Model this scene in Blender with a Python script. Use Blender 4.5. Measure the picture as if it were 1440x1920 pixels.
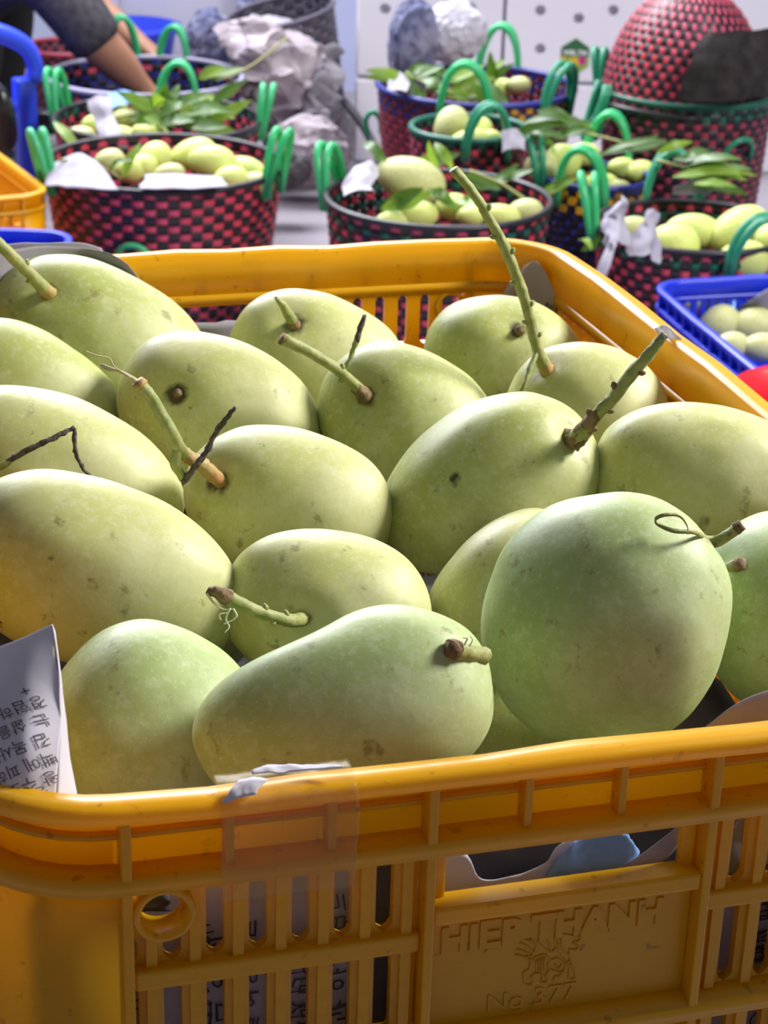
import bpy, bmesh, math, random
import numpy as np
from mathutils import Vector, Matrix, noise

for o in list(bpy.data.objects): bpy.data.objects.remove(o)
S = bpy.context.scene
COL = S.collection
random.seed(7)
PI = math.pi

# ------------------------------------------------------------------ camera
ZR = 0.80                                   # height of the near crate's rim above the floor
F, PITCH, YAW, ROLL = 3691.7, 0.41312, -0.27910, 0.03015
CAM = Vector((-0.22786, -0.54185, ZR + 0.34410))
FW = Vector((-math.sin(YAW)*math.cos(PITCH), math.cos(YAW)*math.cos(PITCH), -math.sin(PITCH)))
_r = Vector((math.cos(YAW), math.sin(YAW), 0)); _u = _r.cross(FW)
RT = _r*math.cos(ROLL) + _u*math.sin(ROLL)
UP = -_r*math.sin(ROLL) + _u*math.cos(ROLL)
cd = bpy.data.cameras.new('camera'); cam = bpy.data.objects.new('camera', cd); COL.objects.link(cam)
cam.matrix_world = Matrix(((RT.x, UP.x, -FW.x, CAM.x), (RT.y, UP.y, -FW.y, CAM.y), (RT.z, UP.z, -FW.z, CAM.z), (0, 0, 0, 1)))
cd.sensor_fit = 'VERTICAL'; cd.sensor_height = 36; cd.lens = 36*F/1920
cd.clip_start = 0.02; cd.clip_end = 60
cd.dof.use_dof = True; cd.dof.focus_distance = 0.82; cd.dof.aperture_fstop = 27
S.camera = cam

# ------------------------------------------------------------------ light
w = bpy.data.worlds.new('world'); S.world = w; w.use_nodes = True
bg = w.node_tree.nodes['Background']; bg.inputs[0].default_value = (0.80, 0.82, 1.0, 1); bg.inputs[1].default_value = 0.17
def area(name, loc, to, sx, sy, power, col):
    l = bpy.data.lights.new(name, 'AREA'); l.shape = 'RECTANGLE'; l.size = sx; l.size_y = sy; l.energy = power; l.color = col
    o = bpy.data.objects.new(name, l); COL.objects.link(o); o.location = loc
    o.rotation_euler = (Vector(to)-Vector(loc)).to_track_quat('-Z', 'Y').to_euler(); return o
area('daylight_opening_right', (2.05, 0.30, 2.25), (0.0, 0.35, 0.75), 0.65, 0.65, 128, (1.0, 0.97, 0.90))
area('daylight_opening_back', (0.0, 4.35, 2.45), (0.0, 0.5, 0.75), 2.8, 1.2, 300, (0.93, 0.95, 1.0))
area('hall_fill', (0.5, 2.5, 3.5), (1.1, 4.9, 0.4), 4.0, 1.8, 92, (0.92, 0.92, 1.0))  # added fill lamp that brightens the back wall and the baskets
S.view_settings.view_transform = 'Standard'; S.view_settings.look = 'None'
S.view_settings.gamma = 1.0; S.view_settings.use_curve_mapping = False
S.view_settings.exposure = 0.0

# ------------------------------------------------------------------ placing helpers
def ray(px, py): return FW + RT*((px-720)/F) - UP*((py-960)/F)
def atd(px, py, d): return CAM + ray(px, py)*d                      # at a distance along the view axis
def atz(px, py, z): r = ray(px, py); return CAM + r*((z-CAM.z)/r.z)  # on a level plane
def aty(px, py, y): r = ray(px, py); return CAM + r*((y-CAM.y)/r.y)
def depth(p): return (Vector(p)-CAM).dot(FW)

# ------------------------------------------------------------------ object helpers
def tag(o, label=None, cat=None, group=None, kind=None):
    if label: o['label'] = label
    if cat: o['category'] = cat
    if group: o['group'] = group
    if kind: o['kind'] = kind
    return o
def empty(name, loc=(0, 0, 0), rz=0, parent=None):
    o = bpy.data.objects.new(name, None); COL.objects.link(o); o.location = loc; o.rotation_euler = (0, 0, rz); o.empty_display_size = 0.05
    if parent: o.parent = parent
    return o
def mesh_obj(name, verts, faces, mat, parent=None, smooth=True, mats=None, fmat=None):
    me = bpy.data.meshes.new(name)
    me.from_pydata([tuple(v) for v in verts], [], faces)
    for m in (mats or [mat]): me.materials.append(m)
    if fmat is not None: me.polygons.foreach_set('material_index', fmat)
    me.polygons.foreach_set('use_smooth', [smooth]*len(me.polygons)); me.update()
    o = bpy.data.objects.new(name, me); COL.objects.link(o)
    if parent: o.parent = parent
    return o
def bm_obj(name, bm, mat, parent=None, smooth=False):
    me = bpy.data.meshes.new(name); bm.to_mesh(me); bm.free(); me.materials.append(mat)
    me.polygons.foreach_set('use_smooth', [smooth]*len(me.polygons))
    o = bpy.data.objects.new(name, me); COL.objects.link(o)
    if parent: o.parent = parent
    return o
def link_obj(name, me, parent=None, loc=(0, 0, 0), rot=(0, 0, 0), scale=(1, 1, 1)):
    o = bpy.data.objects.new(name, me); COL.objects.link(o); o.location = loc; o.rotation_euler = rot; o.scale = scale
    if parent: o.parent = parent
    return o
def copy_tree(o, parent=None):
    c = o.copy(); COL.objects.link(c); c.parent = parent
    for ch in [x for x in o.children]:
        d = ch.copy(); COL.objects.link(d); d.parent = c
    return c
def cube_bm(bm, x0, x1, y0, y1, z0, z1):
    vs = [bm.verts.new((x, y, z)) for z in (z0, z1) for y in (y0, y1) for x in (x0, x1)]
    for f in ((0, 2, 3, 1), (4, 5, 7, 6), (0, 1, 5, 4), (2, 6, 7, 3), (0, 4, 6, 2), (1, 3, 7, 5)):
        bm.faces.new([vs[i] for i in f])
def bevel(bm, off, seg=2):
    bmesh.ops.bevel(bm, geom=bm.edges[:], offset=off, segments=seg, affect='EDGES', profile=0.5)
def box_mesh(name, sx, sy, sz, mat, bev=0.001):
    bm = bmesh.new(); cube_bm(bm, -sx/2, sx/2, -sy/2, sy/2, -sz/2, sz/2)
    if bev: bevel(bm, bev, 2)
    me = bpy.data.meshes.new(name); bm.to_mesh(me); bm.free(); me.materials.append(mat); return me
def catmull(pts, n):
    pts = [Vector(p) for p in pts]; P = [pts[0]*2-pts[1]] + pts + [pts[-1]*2-pts[-2]]; out = []
    for i in range(1, len(P)-2):
        for k in range(n):
            t = k/n; a, b, c, d = P[i-1:i+3]
            out.append(0.5*((2*b)+(c-a)*t+(2*a-5*b+4*c-d)*t*t+(3*b-a-3*c+d)*t**3))
    out.append(pts[-1]); return out
def tube_geo(pts, rad, seg=8, cap=True, squash=1.0):
    verts, faces = [], []; n = len(pts); prev = None
    for i, p in enumerate(pts):
        t = (pts[min(i+1, n-1)]-pts[max(i-1, 0)]).normalized()
        if prev is None: a = t.orthogonal().normalized()
        else: a = (prev-t*prev.dot(t)).normalized()
        prev = a; b = t.cross(a); r = rad[i] if hasattr(rad, '__len__') else rad
        for k in range(seg):
            an = 2*PI*k/seg; verts.append(p+a*(math.cos(an)*r)+b*(math.sin(an)*r*squash))
    for i in range(n-1):
        for k in range(seg):
            k2 = (k+1) % seg; faces.append((i*seg+k, i*seg+k2, (i+1)*seg+k2, (i+1)*seg+k))
    if cap: faces.append(tuple(range(seg))[::-1]); faces.append(tuple((n-1)*seg+k for k in range(seg)))
    return verts, faces
def tube(name, pts, rad, mat, parent=None, seg=8, sub=5, squash=1.0):
    sp = catmull(pts, sub) if sub > 1 else [Vector(p) for p in pts]
    if hasattr(rad, '__len__'):
        rr = []
        for i in range(len(sp)):
            x = i/(len(sp)-1)*(len(rad)-1); k = min(int(x), len(rad)-2); rr.append(rad[k]+(rad[k+1]-rad[k])*(x-k))
        rad = rr
    v, f = tube_geo(sp, rad, seg, True, squash)
    return mesh_obj(name, v, f, mat, parent)

# ------------------------------------------------------------------ materials
def mat(name, col, rough=0.5, metal=0.0, spec=0.5, nz=None, bump=0.0, sss=0.0, trans=None):
    m = bpy.data.materials.new(name); m.use_nodes = True; nt = m.node_tree; b = nt.nodes['Principled BSDF']
    b.inputs['Base Color'].default_value = (*col, 1); b.inputs['Roughness'].default_value = rough
    b.inputs['Metallic'].default_value = metal; b.inputs['Specular IOR Level'].default_value = spec
    if sss: b.inputs['Subsurface Weight'].default_value = sss; b.inputs['Subsurface Radius'].default_value = (0.006, 0.005, 0.002); b.inputs['Subsurface Scale'].default_value = 1.0
    if nz:                                             # nz = (scale, second colour, sharpness)
        tc = nt.nodes.new('ShaderNodeTexCoord'); n = nt.nodes.new('ShaderNodeTexNoise'); n.inputs['Scale'].default_value = nz[0]; n.inputs['Detail'].default_value = 6
        r = nt.nodes.new('ShaderNodeValToRGB'); r.color_ramp.elements[0].position = 0.5-nz[2]; r.color_ramp.elements[1].position = 0.5+nz[2]
        r.color_ramp.elements[0].color = (*col, 1); r.color_ramp.elements[1].color = (*nz[1], 1)
        nt.links.new(tc.outputs['Object'], n.inputs['Vector']); nt.links.new(n.outputs['Fac'], r.inputs['Fac']); nt.links.new(r.outputs['Color'], b.inputs['Base Color'])
        if bump:
            bp = nt.nodes.new('ShaderNodeBump'); bp.inputs['Strength'].default_value = bump; bp.inputs['Distance'].default_value = 0.002
            nt.links.new(n.outputs['Fac'], bp.inputs['Height']); nt.links.new(bp.outputs['Normal'], b.inputs['Normal'])
    if trans:                                          # light passing through thin plastic or paper
        tr = nt.nodes.new('ShaderNodeBsdfTranslucent'); tr.inputs['Color'].default_value = (*trans[0], 1); mx = nt.nodes.new('ShaderNodeMixShader'); mx.inputs['Fac'].default_value = trans[1]
        out = nt.nodes['Material Output']; nt.links.new(b.outputs[0], mx.inputs[1]); nt.links.new(tr.outputs[0], mx.inputs[2]); nt.links.new(mx.outputs[0], out.inputs['Surface'])
    return m
def crate_material(name, col, dirt, tcol, tf):
    m = mat(name, col, 0.34, trans=(tcol, tf)); m.node_tree.nodes['Principled BSDF'].inputs['Coat Weight'].default_value = 0.25; m.node_tree.nodes['Principled BSDF'].inputs['Coat Roughness'].default_value = 0.3; nt = m.node_tree; b = nt.nodes['Principled BSDF']; L = nt.links.new
    tc = nt.nodes.new('ShaderNodeTexCoord')
    n1 = nt.nodes.new('ShaderNodeTexNoise'); n1.inputs['Scale'].default_value = 22; n1.inputs['Detail'].default_value = 8; n1.inputs['Roughness'].default_value = 0.65
    r1 = nt.nodes.new('ShaderNodeValToRGB'); r1.color_ramp.elements[0].position = 0.60; r1.color_ramp.elements[1].position = 0.78
    n2 = nt.nodes.new('ShaderNodeTexNoise'); n2.inputs['Scale'].default_value = 160; n2.inputs['Detail'].default_value = 4
    r2 = nt.nodes.new('ShaderNodeValToRGB'); r2.color_ramp.elements[0].position = 0.66; r2.color_ramp.elements[1].position = 0.72
    mp = nt.nodes.new('ShaderNodeMapping'); mp.inputs['Scale'].default_value = (60, 60, 900); mp.inputs['Rotation'].default_value = (0.5, 0.3, 0.7)
    n3 = nt.nodes.new('ShaderNodeTexNoise'); n3.inputs['Scale'].default_value = 1.0; n3.inputs['Detail'].default_value = 3
    r3 = nt.nodes.new('ShaderNodeValToRGB'); r3.color_ramp.elements[0].position = 0.66; r3.color_ramp.elements[1].position = 0.74
    for n in (n1, n2): L(tc.outputs['Object'], n.inputs['Vector'])
    L(tc.outputs['Object'], mp.inputs['Vector']); L(mp.outputs[0], n3.inputs['Vector'])
    L(n1.outputs['Fac'], r1.inputs['Fac']); L(n2.outputs['Fac'], r2.inputs['Fac']); L(n3.outputs['Fac'], r3.inputs['Fac'])
    def mix(fac, a, bcol, amt):
        mu = nt.nodes.new('ShaderNodeMath'); mu.operation = 'MULTIPLY'; mu.inputs[1].default_value = amt; L(fac, mu.inputs[0])
        x = nt.nodes.new('ShaderNodeMix'); x.data_type = 'RGBA'; L(mu.outputs[0], x.inputs['Factor'])
        if isinstance(a, tuple): x.inputs['A'].default_value = (*a, 1)
        else: L(a, x.inputs['A'])
        x.inputs['B'].default_value = (*bcol, 1); return x.outputs['Result']
    c = mix(r1.outputs[0], col, dirt, 0.55); c = mix(r2.outputs[0], c, (dirt[0]*0.3, dirt[1]*0.3, dirt[2]*0.3), 0.5); c = mix(r3.outputs[0], c, (min(1, col[0]*1.1), min(1, col[1]*1.4+0.05), col[2]+0.18), 0.22)
    L(c, b.inputs['Base Color'])
    bp = nt.nodes.new('ShaderNodeBump'); bp.inputs['Strength'].default_value = 0.12; bp.inputs['Distance'].default_value = 0.001; L(n1.outputs['Fac'], bp.inputs['Height']); L(bp.outputs[0], b.inputs['Normal'])
    return m
def mango_material(name, deep, pale, bloom, bl):
    m = mat(name, deep, 0.50, spec=0.42, sss=0.08); nt = m.node_tree; b = nt.nodes['Principled BSDF']; L = nt.links.new
    tc = nt.nodes.new('ShaderNodeTexCoord')
    def nz(scale, det, p0, p1, ro=0.5):
        n = nt.nodes.new('ShaderNodeTexNoise'); n.inputs['Scale'].default_value = scale; n.inputs['Detail'].default_value = det; n.inputs['Roughness'].default_value = ro
        L(tc.outputs['Object'], n.inputs['Vector']); r = nt.nodes.new('ShaderNodeMapRange'); r.inputs['From Min'].default_value = p0; r.inputs['From Max'].default_value = p1
        L(n.outputs['Fac'], r.inputs['Value']); return r.outputs[0], n
    def mix(fac, a, bcol, amt=1.0):
        mu = nt.nodes.new('ShaderNodeMath'); mu.operation = 'MULTIPLY'; mu.inputs[1].default_value = amt; L(fac, mu.inputs[0])
        x = nt.nodes.new('ShaderNodeMix'); x.data_type = 'RGBA'; L(mu.outputs[0], x.inputs['Factor'])
        if isinstance(a, tuple): x.inputs['A'].default_value = (*a, 1)
        else: L(a, x.inputs['A'])
        x.inputs['B'].default_value = (*bcol, 1); return x.outputs['Result']
    f1, _ = nz(14, 4, 0.35, 0.65); c = mix(f1, deep, pale)
    f2, _ = nz(11, 9, 0.47, 0.66, 0.78); c = mix(f2, c, bloom, bl)
    v = nt.nodes.new('ShaderNodeTexVoronoi'); v.inputs['Scale'].default_value = 430; L(tc.outputs['Object'], v.inputs['Vector'])
    r = nt.nodes.new('ShaderNodeMapRange'); r.inputs['From Min'].default_value = 0.22; r.inputs['From Max'].default_value = 0.05; L(v.outputs['Distance'], r.inputs['Value']); c = mix(r.outputs[0], c, (0.82, 0.88, 0.62), 0.30)
    f7, _ = nz(260, 4, 0.50, 0.66, 0.6); c = mix(f7, c, bloom, 0.30)
    f8, _ = nz(30, 7, 0.40, 0.60, 0.75); c = mix(f8, c, deep, 0.30)
    f3, n3 = nz(95, 6, 0.62, 0.69, 0.6); c = mix(f3, c, (0.16, 0.13, 0.03), 0.55)
    f4, _ = nz(48, 6, 0.54, 0.80, 0.65); c = mix(f4, c, (0.22, 0.22, 0.06), 0.42)
    at = nt.nodes.new('ShaderNodeAttribute'); at.attribute_name = 'scar'
    n5 = nt.nodes.new('ShaderNodeTexNoise'); n5.inputs['Scale'].default_value = 180; n5.inputs['Detail'].default_value = 5; L(tc.outputs['Object'], n5.inputs['Vector'])
    ad = nt.nodes.new('ShaderNodeMath'); ad.operation = 'MULTIPLY_ADD'; ad.inputs[1].default_value = 0.9; ad.inputs[2].default_value = -0.45; L(n5.outputs['Fac'], ad.inputs[0])
    a2 = nt.nodes.new('ShaderNodeMath'); a2.operation = 'ADD'; L(ad.outputs[0], a2.inputs[0]); L(at.outputs['Fac'], a2.inputs[1])
    r5 = nt.nodes.new('ShaderNodeMapRange'); r5.inputs['From Min'].default_value = 0.36; r5.inputs['From Max'].default_value = 0.75; L(a2.outputs[0], r5.inputs['Value'])
    c = mix(r5.outputs[0], c, (0.045, 0.03, 0.008), 0.95)
    L(c, b.inputs['Base Color'])
    n6 = nt.nodes.new('ShaderNodeTexNoise'); n6.inputs['Scale'].default_value = 420; n6.inputs['Detail'].default_value = 3; L(tc.outputs['Object'], n6.inputs['Vector'])
    bp = nt.nodes.new('ShaderNodeBump'); bp.inputs['Strength'].default_value = 0.10; bp.inputs['Distance'].default_value = 0.0006; L(n6.outputs['Fac'], bp.inputs['Height']); L(bp.outputs[0], b.inputs['Normal'])
    return m
YEL = (0.82, 0.45, 0.003)
M = dict(
    yellow=crate_material('yellow crate plastic', YEL, (0.30, 0.12, 0.01), (1.0, 0.60, 0.01), 0.32),
    blue=crate_material('blue crate plastic', (0.012, 0.035, 0.62), (0.02, 0.03, 0.25), (0.02, 0.08, 1.0), 0.12),
    mango_y=mango_material('yellowish green mango skin', (0.34, 0.385, 0.09), (0.49, 0.515, 0.20), (0.66, 0.67, 0.47), 0.62),
    mango_p=mango_material('pale yellow green mango skin', (0.43, 0.455, 0.14), (0.59, 0.585, 0.275), (0.70, 0.69, 0.49), 0.65),
    mango_g=mango_material('grey green mango skin', (0.31, 0.405, 0.14), (0.42, 0.50, 0.225), (0.62, 0.68, 0.48), 0.60),
    mango_b=mango_material('light green mango skin', (0.50, 0.60, 0.12), (0.68, 0.74, 0.24), (0.80, 0.84, 0.45), 0.4),
    stem=mat('green mango stalk', (0.22, 0.26, 0.07), 0.55, nz=(160, (0.34, 0.34, 0.13), 0.15), bump=0.5),
    bark=mat('brown stalk bark', (0.12, 0.075, 0.035), 0.8, nz=(220, (0.26, 0.17, 0.09), 0.15), bump=0.8),
    orange_bark=mat('orange brown stalk base', (0.42, 0.20, 0.07), 0.6, nz=(150, (0.40, 0.32, 0.12), 0.2), bump=0.5),
    black_bark=mat('dry black twig', (0.035, 0.028, 0.025), 0.8, nz=(300, (0.12, 0.09, 0.08), 0.2), bump=0.8),
    dry=mat('dry stalk fibre', (0.50, 0.44, 0.28), 0.7),
    fibre=mat('pale loose fibre', (0.70, 0.70, 0.58), 0.7),
    paper=mat('newsprint', (0.52, 0.49, 0.58), 0.85, nz=(26, (0.42, 0.40, 0.48), 0.25), bump=0.3, trans=((0.52, 0.49, 0.58), 0.2)),
    paper_g=mat('grey newsprint', (0.34, 0.32, 0.35), 0.85, nz=(30, (0.26, 0.245, 0.28), 0.25), bump=0.3, trans=((0.35, 0.33, 0.36), 0.15)),
    paper_w=mat('white paper', (0.66, 0.64, 0.72), 0.8, nz=(26, (0.58, 0.56, 0.66), 0.25), bump=0.3, trans=((0.8, 0.78, 0.86), 0.2)),
    paper_d=mat('dark printed and shade-toned newsprint', (0.05, 0.047, 0.055), 0.8, nz=(34, (0.09, 0.085, 0.095), 0.2), bump=0.3),  # print tone, also set darker for shade under mangoes and in the hand hole
    paper_b=mat('blue printed newsprint', (0.22, 0.42, 0.85), 0.8, nz=(40, (0.24, 0.42, 0.80), 0.2), bump=0.3),
    paper_p=mat('pinkish newsprint', (0.50, 0.43, 0.46), 0.85, nz=(22, (0.36, 0.31, 0.36), 0.2), bump=0.3, trans=((0.5, 0.43, 0.46), 0.2)),
    paper_n=mat('navy printed newsprint', (0.10, 0.11, 0.22), 0.8, nz=(18, (0.28, 0.27, 0.40), 0.12), bump=0.3),
    ink=mat('printing ink', (0.05, 0.045, 0.055), 0.8), ink_r=mat('red printing ink', (0.35, 0.04, 0.03), 0.8), ink_w=mat('white print', (0.75, 0.75, 0.75), 0.8),
    green=mat('green handle tube', (0.03, 0.52, 0.17), 0.28, nz=(8, (0.10, 0.58, 0.28), 0.2), trans=((0.03, 0.6, 0.2), 0.25)),
    teal=mat('teal handle tube', (0.02, 0.28, 0.15), 0.32, nz=(8, (0.06, 0.36, 0.22), 0.2), trans=((0.03, 0.4, 0.2), 0.2)),
    red=mat('red strap', (0.62, 0.05, 0.07), 0.35, nz=(7, (0.58, 0.07, 0.16), 0.2)),
    crimson=mat('crimson strap', (0.36, 0.035, 0.06), 0.4, nz=(7, (0.30, 0.05, 0.11), 0.2)),
    grime=mat('grimy grey lilac strap', (0.17, 0.15, 0.19), 0.6, nz=(9, (0.10, 0.09, 0.12), 0.2)), grime2=mat('dark grey lilac strap', (0.07, 0.06, 0.09), 0.6),
    crimson_d=mat('dark crimson strap', (0.13, 0.02, 0.035), 0.4),
    black=mat('black strap', (0.018, 0.016, 0.022), 0.4), dkgreen=mat('dark green strap', (0.012, 0.12, 0.08), 0.4),
    navy=mat('navy strap', (0.02, 0.025, 0.22), 0.4), lilac=mat('greyish lilac strap', (0.35, 0.33, 0.46), 0.4), gold=mat('golden strap', (0.62, 0.33, 0.015), 0.4),
    leaf=mat('mango leaf', (0.035, 0.095, 0.010), 0.38, nz=(12, (0.08, 0.17, 0.02), 0.25), trans=((0.2, 0.4, 0.03), 0.25)),
    leaf_l=mat('light mango leaf', (0.11, 0.22, 0.025), 0.4, nz=(12, (0.24, 0.38, 0.05), 0.25), trans=((0.4, 0.6, 0.05), 0.35)),
    foam=mat('white foam', (0.86, 0.84, 0.92), 0.75, nz=(3, (0.80, 0.78, 0.88), 0.2)),
    wall=mat('pale wall paint', (0.74, 0.73, 0.84), 0.8, nz=(2.5, (0.68, 0.67, 0.80), 0.2)),
    wall_b=mat('pale blue paint', (0.60, 0.66, 0.90), 0.7, nz=(2.5, (0.56, 0.60, 0.84), 0.2)),
    cream=mat('cream paint', (0.72, 0.69, 0.68), 0.7),
    floor=mat('grey concrete', (0.30, 0.27, 0.30), 0.7, nz=(5, (0.22, 0.20, 0.23), 0.2), bump=0.2),
    shirt=mat('dark grey jersey', (0.035, 0.033, 0.04), 0.95, spec=0.1, nz=(60, (0.075, 0.07, 0.08), 0.2)),
    trousers=mat('black trouser cloth', (0.012, 0.012, 0.014), 0.9), skin=mat('tanned skin', (0.36, 0.17, 0.10), 0.55, sss=0.1), hair=mat('black hair', (0.012, 0.01, 0.01), 0.5),
    eye=mat('eye white', (0.8, 0.78, 0.75), 0.3), bag=mat('black plastic bag', (0.012, 0.012, 0.015), 0.25),
    chair=mat('blue chair plastic', (0.03, 0.07, 0.75), 0.3), pink=mat('pink bucket plastic', (0.85, 0.22, 0.38), 0.3, trans=((0.9, 0.1, 0.2), 0.15)), redp=mat('red bucket plastic', (0.55, 0.015, 0.03), 0.35),
    patch=mat('dark woven sack', (0.022, 0.020, 0.022), 0.9, spec=0.08, nz=(40, (0.05, 0.045, 0.045), 0.2), bump=0.5),
    lab_g=mat('dark green label print', (0.03, 0.14, 0.06), 0.5), lab_y=mat('yellow label print', (0.75, 0.45, 0.02), 0.5), lab_l=mat('lime label print', (0.25, 0.45, 0.05), 0.5), lab_p=mat('magenta label print', (0.5, 0.03, 0.25), 0.5),
)
def tape_material():
    m = mat('clear packing tape', (0.80, 0.66, 0.42), 0.12); nt = m.node_tree; b = nt.nodes['Principled BSDF']
    tr = nt.nodes.new('ShaderNodeBsdfTransparent'); tr.inputs[0].default_value = (0.97, 0.95, 0.88, 1); mx = nt.nodes.new('ShaderNodeMixShader'); mx.inputs[0].default_value = 0.07
    nt.links.new(tr.outputs[0], mx.inputs[1]); nt.links.new(b.outputs[0], mx.inputs[2]); nt.links.new(mx.outputs[0], nt.nodes['Material Output'].inputs['Surface'])
    return m
M['tape'] = tape_material()

# ------------------------------------------------------------------ text as flat print
def text_mesh(txt, size, extrude=0.0, bold=False):
    c = bpy.data.curves.new('lettering', 'FONT'); c.body = txt; c.size = size; c.extrude = extrude; c.align_x = 'LEFT'; c.resolution_u = 2
    if bold: c.offset = size*0.045
    o = bpy.data.objects.new('lettering', c); COL.objects.link(o)
    dg = bpy.context.evaluated_depsgraph_get(); me = bpy.data.meshes.new_from_object(o.evaluated_get(dg))
    bpy.data.objects.remove(o); bpy.data.curves.remove(c); return me
def text_geo(txt, size):
    me = text_mesh(txt, size); v = [x.co.copy() for x in me.vertices]; f = [tuple(p.vertices) for p in me.polygons]; bpy.data.meshes.remove(me); return v, f

# ------------------------------------------------------------------ sheets (paper, film, cloth)
class Sheet:
    """A smooth sheet through a grid of 3D control points, with crumple."""
    def __init__(s, rows, crumple=0.0, freq=20, seed=0):
        s.R = [[Vector(p) for p in r] for r in rows]; s.c = crumple; s.f = freq; s.seed = seed
    @staticmethod
    def cr(P, t):
        n = len(P)-1; x = min(max(t, 0), 1)*n; i = min(int(x), n-1); t = x-i
        b, c = P[i], P[i+1]; a = P[i-1] if i > 0 else b*2-c; d = P[i+2] if i+2 <= n else c*2-b
        return 0.5*((2*b)+(c-a)*t+(2*a-5*b+4*c-d)*t*t+(3*b-a-3*c+d)*t**3)
    def base(s, u, v): return s.cr([s.cr(r, u) for r in s.R], v)
    def at(s, u, v):
        p = s.base(u, v)
        if s.c:
            q = p*s.f + Vector((s.seed*3.1, s.seed*1.7, 0)); n = noise.noise_vector(q); n2 = noise.noise_vector(q*2.7)
            n.x = abs(n.x)*2-.5; p = p + (n+n2*0.45)*s.c
        return p
    def normal(s, u, v):
        e = 0.01; a = s.at(min(u+e, 1), v)-s.at(max(u-e, 0), v); b = s.at(u, min(v+e, 1))-s.at(u, max(v-e, 0)); return a.cross(b).normalized()
    def build(s, name, m, nu, nv, parent=None, thick=0.0003, ragged=0.0, rag_side='v0'):
        vs, fs = [], []
        for j in range(nv+1):
            for i in range(nu+1):
                u, v = i/nu, j/nv; vv = v
                if ragged and j == 0: vv = max(0, ragged*(0.5+0.5*noise.noise(Vector((u*40, s.seed, 0)))))
                vs.append(s.at(u, vv))
        for j in range(nv):
            for i in range(nu):
                a = j*(nu+1)+i; fs.append((a, a+1, a+nu+2, a+nu+1))
        o = mesh_obj(name, vs, fs, m, parent)
        if thick:
            md = o.modifiers.new('thickness', 'SOLIDIFY'); md.thickness = thick; md.offset = 0
        return o
    def print_text(s, name, txt, m, u, v, du, dv, size, parent, rot=0.0, off=0.0005, flip=1):
        """text printed on the sheet: u,v the start, du/dv sheet units per metre of text"""
        tv, tf = text_geo(txt, size); c, sn = math.cos(rot), math.sin(rot); out = []
        for p in tv:
            x, y = p.x*c-p.y*sn, p.x*sn+p.y*c; uu, vv = u+x*du, v+y*dv
            uu = min(max(uu, 0), 1); vv = min(max(vv, 0), 1); out.append(s.at(uu, vv)+s.normal(uu, vv)*(off*flip))
        return mesh_obj(name, out, tf, m, parent, smooth=False)

# ------------------------------------------------------------------ setting: floor, walls
def plane_box(name, x0, x1, y0, y1, z0, z1, m, parent=None):
    bm = bmesh.new(); cube_bm(bm, x0, x1, y0, y1, z0, z1); return bm_obj(name, bm, m, parent)
tag(plane_box('floor', -4.5, 6.0, -2.5, 6.2, -0.05, 0.0, M['floor']), kind='structure')
WDIR = Vector((math.cos(YAW), math.sin(YAW), 0)); WN = Vector((-math.sin(YAW), math.cos(YAW), 0))   # along / away
def cw(a, b, z=0.0):                     # metres right of / away from the camera's foot
    p = Vector((CAM.x, CAM.y, 0)) + WDIR*a + WN*b; return Vector((p.x, p.y, z))
def cw_of(p): d = Vector(p)-CAM; return d.dot(WDIR), d.dot(WN)
def wbox(name, a0, a1, b0, b1, z0, z1, m, parent=None, bev=0.0):
    bm = bmesh.new(); cube_bm(bm, a0, a1, b0, b1, z0, z1)
    if bev: bevel(bm, bev, 2)
    o = bm_obj(name, bm, m, parent, False)
    if parent is None: o.location = (CAM.x, CAM.y, 0); o.rotation_euler = (0, 0, YAW)
    return o
tag(wbox('wall_back', -4.2, 4.2, 5.75, 5.87, 0, 2.9, M['wall']), kind='structure')
tag(wbox('trim_1', -0.36, -0.08, 5.55, 5.745, 0, 2.9, M['wall_b']), kind='structure')
tag(wbox('trim_2', -0.46, -0.37, 5.66, 5.745, 0, 2.9, M['cream']), kind='structure')
tag(wbox('trim_3', -0.86, -0.80, 5.69, 5.745, 0, 2.9, M['cream']), kind='structure')
tag(wbox('trim_4', -1.12, -0.88, 5.70, 5.745, 0, 2.9, M['wall_b']), kind='structure')

# ------------------------------------------------------------------ plastic crate
HX, HY, CH, RC = 0.211, 0.313, 0.267, 0.052
BUL = 0.0074
def deform(x, y): return x*(1+BUL/HX*(1-min(1, (y/HY)**2))), y*(1+0.0025/HY*(1-min(1, (x/HX)**2)))
def rpath(n):
    """rounded rectangle inset by n, counter-clockwise"""
    r = RC-n; hx, hy = HX-n, HY-n; P = []
    for (sx, sy, a0) in ((1, 1, 0), (-1, 1, 90), (-1, -1, 180), (1, -1, 270)):
        cx, cy = sx*(hx-r), sy*(hy-r)
        for k in range(9):
            a = math.radians(a0+k*11.25); P.append((cx+r*math.cos(a), cy+r*math.sin(a)))
        nx, ny = {0: (-(hx-r), hy), 90: (-hx, -(hy-r)), 180: (hx-r, -hy), 270: (hx, hy-r)}[a0]
        ex, ey = P[-1]
        for k in range(1, 10): t = k/10; P.append((ex*(1-t)+nx*t, ey*(1-t)+ny*t))
    return P
def ring(name, prof, m, parent, wob=0.0):
    cols = [rpath(n) for n, z in prof]; N = len(cols[0]); K = len(prof); vs = []
    for i in range(N):
        for k in range(K):
            x, y = deform(*cols[k][i]); wz = wob*noise.noise(Vector((x*22, y*22, 1.7)))
            vs.append((x, y, CH+prof[k][1]+(wz if prof[k][1] > -0.008 else 0)))
    fs = [(i*K+k, ((i+1) % N)*K+k, ((i+1) % N)*K+(k+1) % K, i*K+(k+1) % K) for i in range(N) for k in range(K)]
    return mesh_obj(name, vs, fs, m, parent)
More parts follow.
